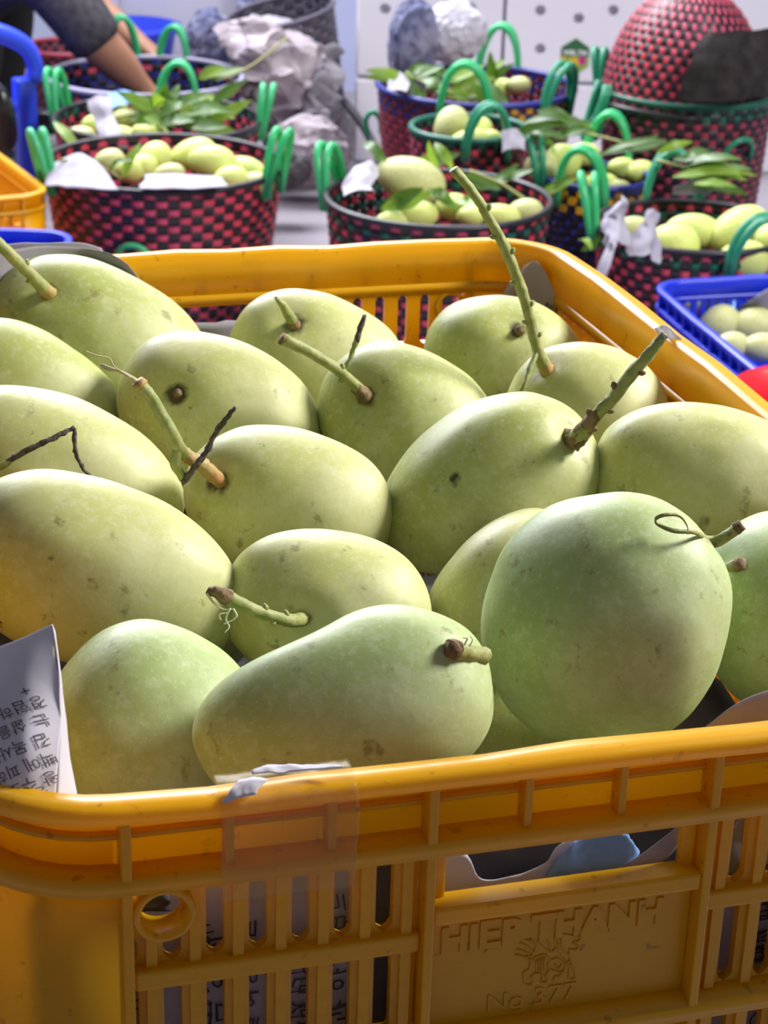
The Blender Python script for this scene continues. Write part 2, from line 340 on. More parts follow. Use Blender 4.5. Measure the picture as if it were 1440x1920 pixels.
def slat_mesh(h, m):
    """one upright bar with a raised spine; it flares where it meets the rails"""
    sec = lambda wd, rw: [(-wd, .0125), (-wd, .0088), (-rw, .0082), (-rw, .0058), (rw, .0058), (rw, .0082), (wd, .0088), (wd, .0125)]
    zs = [(0, .0074), (.0012, .0056), (.0035, .0043), (h-.0035, .0043), (h-.0012, .0056), (h, .0074)]
    vs, fs = [], []
    for z, wd in zs:
        for x, n in sec(wd, .0019): vs.append((x, n, -z))
    K = 8
    for i in range(len(zs)-1):
        for k in range(K): fs.append((i*K+k, i*K+(k+1) % K, (i+1)*K+(k+1) % K, (i+1)*K+k))
    me = bpy.data.meshes.new('slat'); me.from_pydata(vs, [], fs); me.materials.append(m); me.update(); return me
def build_crate(m, emboss=True):
    root = empty('plastic_crate')
    ring('rim', [(0, -.0062), (0, -.0022), (.0018, 0), (.0104, 0), (.0122, -.0018), (.0128, -.0325), (.0106, -.0325), (.0102, -.0062)], m, root, wob=0.0022)
    ring('ledge', [(.0008, -.0335), (.0008, -.0282), (.0015, -.0276), (.0128, -.0262), (.0128, -.0335)], m, root)
    ring('band_rib', [(.0072, -.0152), (.0072, -.0136), (.0108, -.0132), (.0108, -.0156)], m, root)
    ring('lower_ledge', [(.0008, -.1200), (.0008, -.1140), (.0128, -.1090), (.0128, -.1200)], m, root)
    ring('base_band', [(.0030, -CH), (.0030, -.2280), (.0050, -.2250), (.0128, -.2250), (.0128, -CH)], m, root)
    main_rib = box_mesh('main_rib', .0036, .0105, CH-.030, m, .0006); band_main = box_mesh('band_main_rib', .0036, .0098, .0225, m, .0006)
    minor = box_mesh('minor_rib', .0030, .0075, .0215, m, .0005)
    S1, S1b, S2, S3 = slat_mesh(.0335, m), slat_mesh(.0120, m), slat_mesh(.0370, m), slat_mesh(.1050, m)
    rail = box_mesh('cross_rail', .1005, .0085, .0078, m, .0012); hrail = box_mesh('handle_rail', .1005, .0110, .0070, m, .0012)
    panel = box_mesh('name_panel', .1005, .0036, .0500, m, .0004); skirt = box_mesh('handle_cheek', .0060, .0040, .0240, m, .0012)
    def put(name, me, side, s, n, z):
        """side 0 front 1 back 2 left 3 right; s along the face, n inset from the outer plane"""
        if side < 2:
            x, y = s, (-1 if side == 0 else 1)*(HY-n); rz = 0 if side == 0 else PI
        else:
            x, y = (-1 if side == 2 else 1)*(HX-n), s; rz = -PI/2 if side == 2 else PI/2
        x, y = deform(x, y); return link_obj(name, me, root, (x, y, CH+z), (0, 0, rz))
    Wz = .104
    for side in range(4):
        nz = 3 if side < 2 else 5; x0 = -Wz*nz/2
        for i in range(nz+1):
            put('main_rib', main_rib, side, x0+i*Wz, .0062, -(.0335+CH)/2+.001); put('band_main_rib', band_main, side, x0+i*Wz, .0058, -.0172)
        for z in range(nz):
            xa = x0+z*Wz; xc = xa+Wz/2
            for k in (1, 2): put('minor_rib', minor, side, xa+k*Wz/3, .0070, -.0170)
            if side < 2 and z == 1:
                put('handle_rail', hrail, side, xc, .0072, -.0590); put('name_panel', panel, side, xc, .0106, -.0865)
                for e in (-1, 1): put('handle_cheek', skirt, side, xc+e*(Wz/2-.005), .0108, -.0450)
                put('handle_rail', hrail, side, xc, .0072, -.1900)
                put('name_panel', panel, side, xc, .0106, -.1450); put('name_panel', panel, side, xc, .0106, -.2000)
            else:
                put('cross_rail', rail, side, xc, .0082, -.0705)
                for k in range(7):
                    s = xa+(k+.5+.07)*Wz/7-.0005
                    for me, zz in (((S1b if side < 2 and ((z == 0 and k == (0 if side == 0 else 0)) or (z == 2 and k == 6)) else S1), -.0330), (S2, -.0735), (S3, -.1200)):
                        put('slat', me, side, s, 0.0, zz-(.0215 if me == S1b else 0))
    # corner columns
    for cxn, (sx, sy) in enumerate(((1, 1), (-1, 1), (-1, -1), (1, -1))):
        prof = [(.0060, -.0325), (.0060, -CH+.002), (.0125, -CH+.002), (.0125, -.0325)]; vs, fs = [], []
        def cpath(n):
            P = [(sx*.1575, sy*(HY-n))]; r = RC-n
            for k in range(13):
                a = k/12*PI/2; P.append((sx*(HX-n-r+r*math.sin(a)), sy*(HY-n-r+r*math.cos(a))))
            P.append((sx*(HX-n), sy*.2615)); return P
        cc = [cpath(n) for n, z in prof]; N = len(cc[0])
        for i in range(N):
            for k in range(4):
                g = .0016 if (k < 2 and i in (5, 6, 7, 8, 9)) else 0
                x, y = deform(*cc[k][i]); d = Vector((x, y)).normalized(); vs.append((x-d.x*g, y-d.y*g, CH+prof[k][1]))
        for i in range(N-1):
            for k in range(4): fs.append((i*4+k, i*4+(k+1) % 4, (i+1)*4+(k+1) % 4, (i+1)*4+k) if sx*sy > 0 else (i*4+k, (i+1)*4+k, (i+1)*4+(k+1) % 4, i*4+(k+1) % 4))
        fs.append((0, 1, 2, 3)); fs.append(tuple((N-1)*4+k for k in range(4)))
        mesh_obj('corner_column', vs, fs, m, root)
    # round bosses beside the outer ribs, front and back
    bs, bf = [], []; seg = 28
    for j, (rr, n) in enumerate(((.0080, .0128), (.0106, .0128), (.0106, .0015), (.0100, .0008), (.0088, .0008), (.0080, .0018))):
        for k in range(seg): a = 2*PI*k/seg; bs.append((rr*math.cos(a), n, rr*math.sin(a)))
    for j in range(6):
        for k in range(seg): bf.append((j*seg+k, ((j+1) % 6)*seg+k, ((j+1) % 6)*seg+(k+1) % seg, j*seg+(k+1) % seg))
    bme = bpy.data.meshes.new('boss'); bme.from_pydata(bs, [], bf); bme.materials.append(m); bme.polygons.foreach_set('use_smooth', [True]*len(bf)); bme.update()
    for side in (0, 1):
        for e in (-1, 1): put('round_boss', bme, side, e*.1440, 0.0, -.0430)
    base = bmesh.new(); cube_bm(base, -HX+.011, HX-.011, -HY+.011, HY-.011, .001, .005); bm_obj('base_plate', base, m, root)
    return root
def recolour(root, m):
    for ch in [x for x in COL.objects if x.parent == root]:
        for s in ch.material_slots: s.link = 'OBJECT'; s.material = m
crate = build_crate(M['yellow'])
crate.location = (0, HY, ZR-CH)
tag(crate, 'large yellow plastic crate heaped with green mangoes, standing in front', 'crate', 'yellow plastic crates')
under = []
for i in (1, 2):
    c = copy_tree(crate); c.location = (0, HY, ZR-CH*(i+1)+0.0*i)
    c['label'] = ['upper of the two empty yellow crates under the mango crate', 'bottom yellow crate standing on the floor under the mango crate'][i-1]; under.append(c)
# raised maker's lettering and emblem on the near name panel
def emboss(txt, size, x, z, depth_=.0008, bold=False, sx=1.0):
    me = text_mesh(txt, size, depth_/2, bold); me.materials.append(M['yellow'])
    o = link_obj('raised_lettering', me, crate, (x, -HY+.0088-.0025, CH+z), (PI/2, 0, 0), (sx, 1, 1)); return o
emboss('HI\u1eb8P THANH', .0148, -.0455, -.0790, .0014, bold=True, sx=.98); emboss('No 377', .0112, -.0270, -.1082, .0010); emboss('_', .006, -.0165, -.1086, .0010)
def emblem():
    # pixel strokes of the winged lion, traced at its place on the panel
    st = [[(975, 1768), (990, 1775), (1000, 1790), (985, 1795)], [(968, 1780), (985, 1785), (998, 1797)], [(966, 1790), (985, 1795), (996, 1803)], [(985, 1762), (1002, 1768), (1004, 1785)], [(995, 1760), (1005, 1775), (998, 1790), (994, 1800)],
          [(1008, 1765), (1022, 1760), (1030, 1772), (1034, 1785), (1028, 1783), (1018, 1776), (1008, 1765)], [(1036, 1785), (1044, 1775), (1040, 1760), (1050, 1752), (1075, 1755), (1088, 1757), (1086, 1764), (1074, 1768), (1084, 1774), (1080, 1781), (1066, 1780)],
          [(1044, 1752), (1048, 1768), (1046, 1785), (1058, 1800)], [(1052, 1760), (1054, 1775), (1062, 1790)], [(996, 1800), (992, 1818), (982, 1824), (984, 1845), (998, 1845), (996, 1832), (1004, 1825)], [(1004, 1825), (1018, 1828), (1014, 1842), (1026, 1840), (1024, 1830), (1030, 1818)],
          [(1000, 1800), (1004, 1795), (1022, 1790), (1030, 1800), (1028, 1815), (1045, 1822), (1056, 1822)], [(1006, 1800), (1005, 1822)], [(1011, 1797), (1011, 1822)], [(1016, 1796), (1016, 1820)], [(1021, 1795), (1021, 1818)], [(1034, 1800), (1046, 1797), (1054, 1808), (1046, 1816), (1040, 1808)],
          [(1066, 1785), (1070, 1800), (1062, 1806), (1068, 1815), (1066, 1834), (1078, 1834), (1076, 1818), (1070, 1806)], [(1056, 1822), (1050, 1830), (1040, 1832), (1038, 1840)], [(1058, 1800), (1060, 1815), (1054, 1826)]]
    vs, fs = [], []
    for s in st:
        pts = [aty(x, y, .0061)-Vector((0, HY, ZR-CH)) for x, y in s]
        v, f = tube_geo(catmull(pts, 3), .00032, 5); b = len(vs); vs += v; fs += [tuple(i+b for i in q) for q in f]
    mesh_obj('raised_emblem', vs, fs, M['yellow'], crate)
emblem()

# ------------------------------------------------------------------ the near mangoes
NU, NV = 84, 56
_t = np.linspace(0, PI, NV+1)[1:-1]; _p = np.linspace(0, 2*PI, NU, endpoint=False)
UNIT = [(1., 0., 0.)] + [(math.cos(t), math.sin(t)*math.cos(p), math.sin(t)*math.sin(p)) for t in _t for p in _p] + [(-1., 0., 0.)]
UF = [(0, 1+k, 1+(k+1) % NU) for k in range(NU)] + [(1+j*NU+k, 1+(j+1)*NU+k, 1+(j+1)*NU+(k+1) % NU, 1+j*NU+(k+1) % NU) for j in range(NV-2) for k in range(NU)] + [(len(UNIT)-1, 1+(NV-2)*NU+(k+1) % NU, 1+(NV-2)*NU+k) for k in range(NU)]
class Mango:
    def __init__(s, cx, cy, zc, a, b, th, m, label, k=0.10, c=0.95, stem=None, bumps=(), scars=(), seed=1, sink=0.075, grow=1.10, pw=2.25):
        b0 = b; b = b*grow; cy = cy+(grow-1)*.9*b0; s.pw = pw; s.cx, s.cy = cx, cy; th = math.radians(th); ctr = atz(cx, cy, ZR+zc); d = depth(ctr); s.d = d; mp = d/F
        e3 = (CAM-ctr).normalized(); r = (RT-e3*RT.dot(e3)).normalized(); u = e3.cross(r)
        s.e1 = r*math.cos(th)+u*math.sin(th); s.e2 = -r*math.sin(th)+u*math.cos(th); s.e3 = e3
        s.a, s.b, s.c, s.k, s.th = a*mp, b*mp, b*mp*c, k, th; s.ap, s.bp = a, b; s.ctr = ctr; s.seed = seed
        s.bumps = [(s.udir(px, py), amp, wd) for px, py, amp, wd in bumps]
        if stem: s.bumps.append((s.udir(*stem), -sink, 0.24)); s.bumps.append((s.udir(*stem), 0.03, 0.6))
        pts = [s.surf(Vector(q)) for q in UNIT]
        me = bpy.data.meshes.new('mango'); me.from_pydata([tuple(p) for p in pts], [], UF); me.materials.append(m); me.polygons.foreach_set('use_smooth', [True]*len(UF)); me.update()
        sc = np.zeros(len(pts)); P = np.array([tuple(p) for p in pts])
        for px, py, rad, st in scars:
            q = np.array(s.surf(s.udir(px, py))); dd = np.linalg.norm(P-q, axis=1)/(rad*mp); sc = np.maximum(sc, st*np.exp(-dd**2))
        at = me.attributes.new('scar', 'FLOAT', 'POINT'); at.data.foreach_set('value', sc)
        s.o = bpy.data.objects.new('mango', me); COL.objects.link(s.o); s.o.location = ctr; tag(s.o, label, 'mango', 'mangoes in the big yellow crate')
    def udir(s, px, py):
        dx, dy = px-s.cx, -(py-s.cy); c, sn = math.cos(s.th), math.sin(s.th); X = (dx*c+dy*sn)/s.ap; g = 1+s.k*X; Y = (-dx*sn+dy*c)/s.bp/g
        n = math.hypot(X, Y)
        if n > 0.995: X, Y = X/n*.995, Y/n*.995
        return Vector((X, Y, math.sqrt(max(0, 1-X*X-Y*Y))))
    def surf(s, q):
        pn = (abs(q.x)**s.pw+abs(q.y)**s.pw+abs(q.z)**s.pw)**(-1/s.pw); g = 1+s.k*q.x; f = pn
        for dr, amp, wd in s.bumps:
            an = math.acos(max(-1, min(1, q.dot(dr)))); f += amp*math.exp(-(an/wd)**2)
        f += 0.045*noise.noise(q*1.3+Vector((s.seed*5.3, 0, 0)))+0.012*noise.noise(q*3.1+Vector((s.seed*2.3, 4, 0)))
        return (s.e1*(s.a*q.x)+s.e2*(s.b*q.y*g)+s.e3*(s.c*q.z*g))*f
    def at(s, px, py): return s.ctr+s.surf(s.udir(px, py))
    def px_pts(s, base, pts):
        p0 = s.at(*base); d0 = depth(p0); return [p0-(p0-s.ctr).normalized()*.003]+[atd(x, y, d0-dd) for x, y, dd in pts]
    def part(s, name, pts, rad, m, seg=9, sub=6, knob=0.0, label=None):
        sp = catmull(pts, sub) if sub > 1 else pts; n = len(sp); rr = []
        for i in range(n):
            x = i/(n-1)*(len(rad)-1); k = min(int(x), len(rad)-2); rr.append((rad[k]+(rad[k+1]-rad[k])*(x-k))*s.d/F)
        v, f = tube_geo(sp, rr, seg)
        if knob: v = [p+noise.noise_vector(p*420)*knob for p in v]
        o = mesh_obj(name, v, f, m, s.o); o.location = -s.ctr
        if label: o['label'] = label
        return o
    def knobs(s, pts, rad, m, where):
        sp = catmull(pts, 10); vs, fs = [], []
        for t, side in where:
            i = min(int(t*(len(sp)-1)), len(sp)-2); p = sp[i]; tg = (sp[i+1]-sp[i]).normalized(); sd = tg.cross(s.e3).normalized()*side+s.e3*.3
            R = rad*s.d/F; q = [p+sd*(R*.5), p+sd*(R*1.15)+tg*R*.2, p+sd*(R*1.5)+tg*R*.5]
            v, f = tube_geo(q, [R*.62, R*.5, R*.2], 6); b = len(vs); vs += v; fs += [tuple(j+b for j in t_) for t_ in f]
        o = mesh_obj('stalk_buds', vs, fs, m, s.o); o.location = -s.ctr
Y_, P_, G_ = M['mango_y'], M['mango_p'], M['mango_g']
m1 = Mango(180, 645, -.036, 222, 145, -33, Y_, 'big mango at the back left corner, its stalk leaving the frame', stem=(97, 553), scars=[(97, 553, 24, .85), (150, 580, 20, .3)], seed=1)
m2 = Mango(50, 738, -.036, 192, 118, -28, Y_, 'shiny mango cut by the left edge below the big back left one', k=-.05, seed=2)
m3 = Mango(412, 774, -.040, 198, 134, -32, P_, 'mango with a black stalk scar and no stalk, left of centre', stem=(333, 742), scars=[(333, 742, 24, 1.1), (357, 765, 8, .9), (332, 695, 9, .5), (480, 700, 10, .4)], seed=3, k=.06)
m4 = Mango(590, 682, -.055, 172, 128, -28, P_, 'mango with a short curled stalk in the back row', stem=(553, 612), scars=[(555, 614, 25, .9)], seed=4)
m5 = Mango(760, 792, -.045, 178, 136, -42, Y_, 'mango in the middle with a cut stalk pointing left', stem=(686, 744), scars=[(688, 746, 22, 1.0), (675, 790, 6, .7)], seed=5, k=.1)
m6 = Mango(938, 668, -.047, 150, 111, -8, Y_, 'mango against the back right corner with a bare stalk stub', stem=(972, 620), scars=[(970, 620, 22, .95)], seed=6, bumps=[(960, 590, -.05, .35)], k=0)
m7 = Mango(1098, 768, -.040, 150, 122, -20, P_, 'mango carrying the tallest upright stalk, beside the right wall', stem=(1026, 695), scars=[(1024, 699, 20, .9), (1010, 715, 14, .6)], seed=7)
m8 = Mango(916, 914, -.032, 218, 148, 36, Y_, 'large mango leaning right with a dark knobbly stalk at its right end', stem=(1066, 818), scars=[(858, 902, 16, .85), (905, 1000, 17, .9), (1008, 795, 9, .55)], seed=8, k=.02)
m9 = Mango(1312, 892, -.022, 208, 134, -8, P_, 'stalkless mango lying against the right wall of the crate', scars=[(1320, 975, 15, .9)], seed=9, k=0)
m10 = Mango(120, 884, -.034, 236, 132, -23, P_, 'mango under the thin black twig at the left edge', scars=[(10, 865, 6, .7), (60, 810, 8, .4)], seed=10, k=-.1)
m11 = Mango(540, 942, -.036, 200, 137, -22, P_, 'mango with an orange based forked stalk in the centre', stem=(412, 903), scars=[(414, 907, 27, 1.0), (640, 957, 5, .7)], seed=11, k=.1)
m12 = Mango(188, 1066, -.030, 270, 158, -20, P_, 'longest mango with brown pin marks at the left edge', scars=[(40, 1012, 9, .9), (58, 1028, 7, .7), (105, 1052, 11, .65), (170, 1092, 10, .85), (183, 1100, 9, .85), (185, 1072, 6, .7), (20, 1158, 7, .9)], seed=12, k=-.06)
m13 = Mango(612, 1132, -.045, 195, 136, -12, P_, 'dimpled mango whose stalk points left over its neighbour', stem=(565, 1162), scars=[(568, 1162, 18, .9)], seed=13, k=0.04, sink=.13)
m14 = Mango(965, 1118, -.052, 190, 134, 46, P_, 'half hidden mango wedged behind the biggest front mango', seed=14, scars=[(880, 1080, 12, .4)], k=0)
m15 = Mango(288, 1366, -.052, 212, 186, -28, G_, 'front left mango beside the folded newspaper', seed=15, k=-.08, scars=[(232, 1412, 8, .7)])
m16 = Mango(645, 1332, -.016, 284, 172, 15, G_, 'kidney shaped mango with a rounded beak at the front rim', seed=16, k=.10, bumps=[(535, 1192, -.17, .40), (690, 1150, .03, .4), (440, 1380, .09, .55), (760, 1190, .03, .4)], grow=1.03)
m17 = Mango(1135, 1164, -.012, 244, 226, 62, G_, 'biggest mango at the front right with a dimple and a peel curl', stem=(1338, 1012), bumps=[(1195, 1245, -.055, .30), (1195, 1245, -.045, .10), (1080, 1120, -.035, .45), (1230, 1330, .02, .4)], seed=17, k=.03, sink=.04, c=.85, grow=1.0, pw=2.05)
m18 = Mango(1478, 1132, -.034, 178, 170, 20, G_, 'mango cut by the right edge with a short hollow stalk', stem=(1362, 1066), scars=[(1385, 1070, 10, .6)], seed=18, k=0)

# lower layer, mostly hidden, that carries the top layer
for i, (x, y, z, a_, lab) in enumerate(((.132, .075, -.090, .3, 'deep mango in the dark gap at the front right corner'), (.008, .072, -.094, .08, 'deep mango behind the front rim between the two front mangoes'), (-.130, .185, -.098, .5, 'deep mango under the longest mango at left'), (.035, .215, -.105, 2.0, 'deep mango in the gap at the middle of the crate'), (-.085, .330, -.100, .9, 'deep mango in the gap left of the forked stalk'), (.110, .345, -.105, 2.4, 'deep mango under the right hand mangoes'), (.015, .455, -.105, .2, 'deep mango under the back row'), (-.110, .480, -.105, 1.5, 'deep mango under the back left mangoes'))):
    o = mesh_obj('mango', [Vector((q[0]*.062*(1), q[1]*.041*(1+.1*q[0]), q[2]*.036)) for q in UNIT[::1]], UF, Y_); o.location = (x, y, ZR+z); o.rotation_euler = (0, 0, a_); tag(o, lab, 'mango', 'mangoes in the big yellow crate')
# stalks
q = m1.px_pts((97, 553), [(80, 538, .006), (58, 515, .014), (20, 478, .024), (-25, 436, .034)])
m1.part('stalk', q, [14, 13, 11, 11, 10], M['stem'], knob=.0006); m1.part('stalk_base', q[:3], [15, 13, 9], M['orange_bark'], knob=.0008); m1.knobs(q, 10, M['stem'], [(.45, -1), (.62, 1)])
q = m4.px_pts((553, 612), [(547, 600, .006), (538, 585, .012), (530, 572, .015), (516, 557, .018)])
m4.part('stalk', q, [11, 10, 9, 7, 3], M['stem'], knob=.0005); m4.part('stalk_base', q[:2], [12, 11], M['bark'], knob=.0006)
q = m5.px_pts((686, 744), [(675, 733, .008), (650, 708, .016), (620, 684, .022), (575, 657, .03), (530, 636, .036)])
m5.part('stalk', q, [13, 12, 10, 10, 10, 11], M['stem'], knob=.0004); m5.part('stalk_base', q[:3], [14, 13, 8.5], M['bark'], knob=.0009); m5.knobs(q, 10, M['stem'], [(.5, 1), (.42, -1)])
m5.part('stalk_end', [q[-1], q[-1]+(q[-1]-q[-2]).normalized()*.0012], [11.6, 10.5], M['bark'], sub=1)
q2 = [q[2], q[2]+(q[2]-q[1])*.1]; d5 = depth(q[2])
tw = [q[3]*.4+q[2]*.6] + [atd(x, y, d5+dd) for x, y, dd in ((655, 675, -.002), (668, 640, -.004), (684, 590, -.006))]
m5.part('side_twig', tw, [5.5, 5, 5, 3.5], M['stem'], knob=.0008); m5.part('side_twig_tip', tw[2:], [5, 5.5, 4], M['black_bark'], knob=.0009)
m3.part('stalk_stub', m3.px_pts((333, 738), [(333, 737, .0015), (333, 736, .0035)]), [11, 9, 6], M['bark'], sub=2)
o = m6.part('stalk_stub', m6.px_pts((972, 620), [(974, 620, .002), (976, 620, .005)]), [11, 10, 8], M['bark'], sub=2)
q = m7.px_pts((1026, 695), [(1022, 688, .004), (1008, 655, .010), (992, 590, .016), (975, 535, .022), (946, 463, .03), (918, 412, .036), (893, 370, .042), (850, 318, .05)])
m7.part('stalk', q, [15, 13, 11, 10, 10, 10, 9, 9, 9], M['stem'], knob=.0007); m7.part('stalk_base', q[:3], [17, 13.5, 9], M['orange_bark'], knob=.0008)
m7.knobs(q, 10, M['stem'], [(.3, 1), (.36, -1), (.42, 1), (.52, -1), (.6, 1), (.68, -1), (.8, 1)]); d7 = depth(q[2])
m7.part('side_twig', [q[2]]+[atd(x, y, d7-dd) for x, y, dd in ((996, 685, .004), (988, 710, .006), (976, 738, .007))], [6, 5.5, 5, 4], M['stem'], knob=.0007)
q = m8.px_pts((1066, 818), [(1082, 822, .008), (1100, 800, .014), (1118, 778, .018), (1150, 745, .023), (1185, 700, .028), (1215, 665, .032), (1247, 627, .036)])
m8.part('stalk', q, [19, 18, 15, 12, 12, 12, 11, 8], M['stem'], knob=.0008); m8.part('stalk_base', q[:5], [20, 18, 15, 12.6, 10], M['bark'], knob=.0012); m8.part('stalk_end', q[-2:], [9, 8.4], M['black_bark'], sub=2, knob=.0004)
m8.knobs(q, 12, M['bark'], [(.3, 1), (.4, -1), (.5, 1), (.62, -1), (.75, 1)]); d8 = depth(q[1])
m8.part('side_twig', [q[2], atd(1098, 820, d8-.004), atd(1080, 843, d8-.004)], [7, 6, 5], M['bark'], knob=.0008)
q = m11.px_pts((412, 903), [(402, 893, .006), (380, 872, .012), (355, 858, .018), (334, 838, .024), (318, 805, .028), (298, 770, .031), (282, 742, .034), (265, 724, .036)])
m11.part('stalk_base', q[:5], [14, 14, 13, 12, 12], M['orange_bark'], knob=.0010); m11.part('stalk', q[3:], [11, 13, 12, 11, 10.5, 12], M['stem'], knob=.0004)
m11.part('stalk_end', [q[-1], q[-1]+(q[-1]-q[-2]).normalized()*.003], [15, 12], M['orange_bark'], sub=2); d11 = depth(q[-1]); d11b = depth(q[4])
m11.part('fibre', [q[-1]]+[atd(x, y, d11-.002) for x, y in ((248, 710), (228, 698), (205, 690), (190, 684), (198, 692), (215, 696))], [7, 5, 3, 3, 3, 2, 1.5], M['dry'], seg=6)
m11.part('fibre', [atd(x, y, d11-.003) for x, y in ((245, 708), (215, 688), (205, 672), (180, 666), (160, 658))], [2, 1.3, 1.2, 1.2, 1], M['dry'], seg=5)
m11.part('side_stalk', [q[4]]+[atd(x, y, d11b+dd) for x, y, dd in ((328, 868, 0), (338, 886, .002), (343, 900, .003))], [11, 10, 9, 7], M['stem'])
m11.part('dry_twig', [atd(x, y, d11b+dd) for x, y, dd in ((342, 905, .002), (356, 888, .001), (372, 868, 0), (388, 846, 0), (404, 812, -.002), (420, 790, -.004), (441, 764, -.006))], [7, 6, 6, 5, 5, 4.5, 4], M['black_bark'], knob=.001)
q = m13.px_pts((565, 1162), [(548, 1164, .012), (520, 1158, .020), (485, 1147, .026), (455, 1134, .030), (428, 1122, .033)])
m13.part('stalk', q, [14, 13, 11, 11, 12, 14], M['stem'], knob=.0004); m13.knobs(q, 11, M['stem'], [(.3, 1), (.42, -1), (.55, 1)]); d13 = depth(q[-1])
m13.part('stalk_end', [q[-1], atd(412, 1113, d13-.002), atd(388, 1106, d13-.003)], [15.5, 13, 6], M['bark'], knob=.0006)
m13.part('fibre', [atd(x, y, d13-.004) for x, y in ((388, 1112), (400, 1130), (420, 1143), (440, 1142))], [3, 2, 1.5, 1.5], M['dry'], seg=5)
for fx in (((432, 1140), (424, 1160), (430, 1175), (422, 1186)), ((428, 1148), (412, 1152), (415, 1162), (410, 1158)), ((438, 1142), (444, 1155), (432, 1165), (420, 1170))):
    m13.part('fibre', [atd(x, y, d13-.005) for x, y in fx], [1.6, 1.5, 1.3, 1], M['fibre'], seg=5)
p0 = m16.at(893, 1232); d16 = depth(p0)-.004
m14.part('stalk', [atd(912, 1230, d16+.004), atd(893, 1228, d16), atd(872, 1224, d16-.006), atd(852, 1218, d16-.010)], [12, 14, 14, 15], M['stem'], knob=.0008)
m14.part('stalk_end', [atd(856, 1219, d16-.0095), atd(838, 1214, d16-.012)], [16, 13], M['bark'], sub=2, knob=.0008)
for fx in (((870, 1210), (876, 1197), (868, 1196)), ((880, 1212), (886, 1200), (882, 1192))): m14.part('fibre', [atd(x, y, d16-.012) for x, y in fx], [1.4, 1.2, 1], M['fibre'], seg=5)
q = m17.px_pts((1338, 1012), [(1350, 1012, .001), (1366, 1003, .002), (1380, 992, .003)])
m17.part('stalk', q, [12, 11, 10, 11], M['stem'], knob=.0004); m17.part('stalk_end', [q[-1], q[-1]+(q[-1]-q[-2]).normalized()*.003], [13, 11], M['bark'], sub=2, knob=.0007)
def ribbon(mg, pxs, wpx, m):
    pts = catmull([Vector(p) for p in pxs], 8); n = len(pts); vs, fs = [], []
    for i, p in enumerate(pts):
        wv = UP*(wpx*mg.d/F)*(1-.7*(i/(n-1))**3); 
        for e in (-1, 1): vs.append(p+wv*e*.5)
    for i in range(n-1): fs.append((2*i, 2*i+1, 2*i+3, 2*i+2))
    o = mesh_obj('peel_curl', vs, fs, m, mg.o); o.location = -mg.ctr; md = o.modifiers.new('thickness', 'SOLIDIFY'); md.thickness = .0006; return o
def off17(px, py, h): p = m17.at(px, py); return p+m17.e3*h
dq = depth(q[2])
ribbon(m17, [q[2]-FW*.003, off17(1325, 1013, .006), off17(1290, 1011, .007), off17(1255, 1007, .007), off17(1230, 997, .006), off17(1224, 987, .009), off17(1240, 981, .013), off17(1262, 984, .014), off17(1275, 1000, .011), off17(1277, 1014, .008)], 9, M['stem'])
q = m18.px_pts((1362, 1066), [(1370, 1064, .004), (1382, 1060, .009)])
m18.part('stalk', q, [11, 11, 12], M['stem'], sub=3); m18.part('stalk_end', [q[-1], q[-1]+(q[-1]-q[-2]).normalized()*.004], [13, 11], M['bark'], sub=2, knob=.0006)
# dry twig lying on the left mango
tp = [m10.at(x, y)+(m10.at(x, y)-m10.ctr).normalized()*h for x, y, h in ((-15, 905, .008), (30, 882, .010), (65, 862, .012), (105, 845, .014), (133, 832, .014))]
tq = [m10.at(x, y)+(m10.at(x, y)-m10.ctr).normalized()*h for x, y, h in ((133, 834, .014), (136, 858, .010), (150, 882, .006), (176, 905, .003))]
tw = empty('dry_twig', tp[2]); tag(tw, 'thin forked black twig lying on a mango at the left edge', 'twig')
for nm, pp, rr, mm in (('twig_stem', tp, [7, 6, 5.5, 5, 4], M['black_bark']), ('twig_fork', tq, [4, 4, 3.5, 3], M['black_bark']), ('green_stem_end', tp[:3], [8, 7, 5], M['stem'])):
    v, f = tube_geo(catmull(pp, 6), [x*m10.d/F for x in np.interp(np.linspace(0, 1, (len(pp)-1)*6+1), np.linspace(0, 1, len(rr)), rr)], 7)
    o = mesh_obj(nm, [p+noise.noise_vector(p*500)*.0009 for p in v], f, mm, tw); o.location = -Vector(tp[2])

# ------------------------------------------------------------------ newspaper inside the near crate
def pg(rows, fn): return [[fn(*p) for p in r] for r in rows]
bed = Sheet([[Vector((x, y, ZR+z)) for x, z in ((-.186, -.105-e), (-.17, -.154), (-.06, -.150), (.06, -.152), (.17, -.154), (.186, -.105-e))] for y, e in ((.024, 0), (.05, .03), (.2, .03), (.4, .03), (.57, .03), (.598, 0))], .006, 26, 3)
o = bed.build('newspaper_bed', M['paper_d'], 44, 60); tag(o, 'crumpled newspaper under the mangoes in the yellow crate, coloured dark for shade', 'newspaper')  # bed coloured dark to stand in for the shade between the mangoes
def xz(rows, y): return [[Vector((x, y+dy, ZR+z)) for x, z, dy in r] for r in rows]
lin = Sheet(xz([[(-.185+.37*i/8, min(z, -.060) if i in (3, 4, 5) else z, .003*math.sin(i*2.1+j)) for i in range(9)] for j, z in enumerate((-.037, -.07, -.11, -.15, -.2))], .0175), .0016, 60, 5)
lo = lin.build('newspaper_lining', M['paper'], 60, 30); tag(lo, 'newspaper lining seen through the front slots of the yellow crate', 'newspaper')
kr = ['우리 동네 소식', '신문을 읽는 아침', '구독 안내 드립니다', '사람과 나무 이야기', '스티로폼 상자', '가을 여행 길을', '블러디 서평회', '오늘의 날씨 맑음', '책과 함께 보는', '건강한 밥상 차림', '문화 행사 일정', '새로운 시작을', '시장에 가는 길', '여름 과일 축제', '학교 소식 모음']
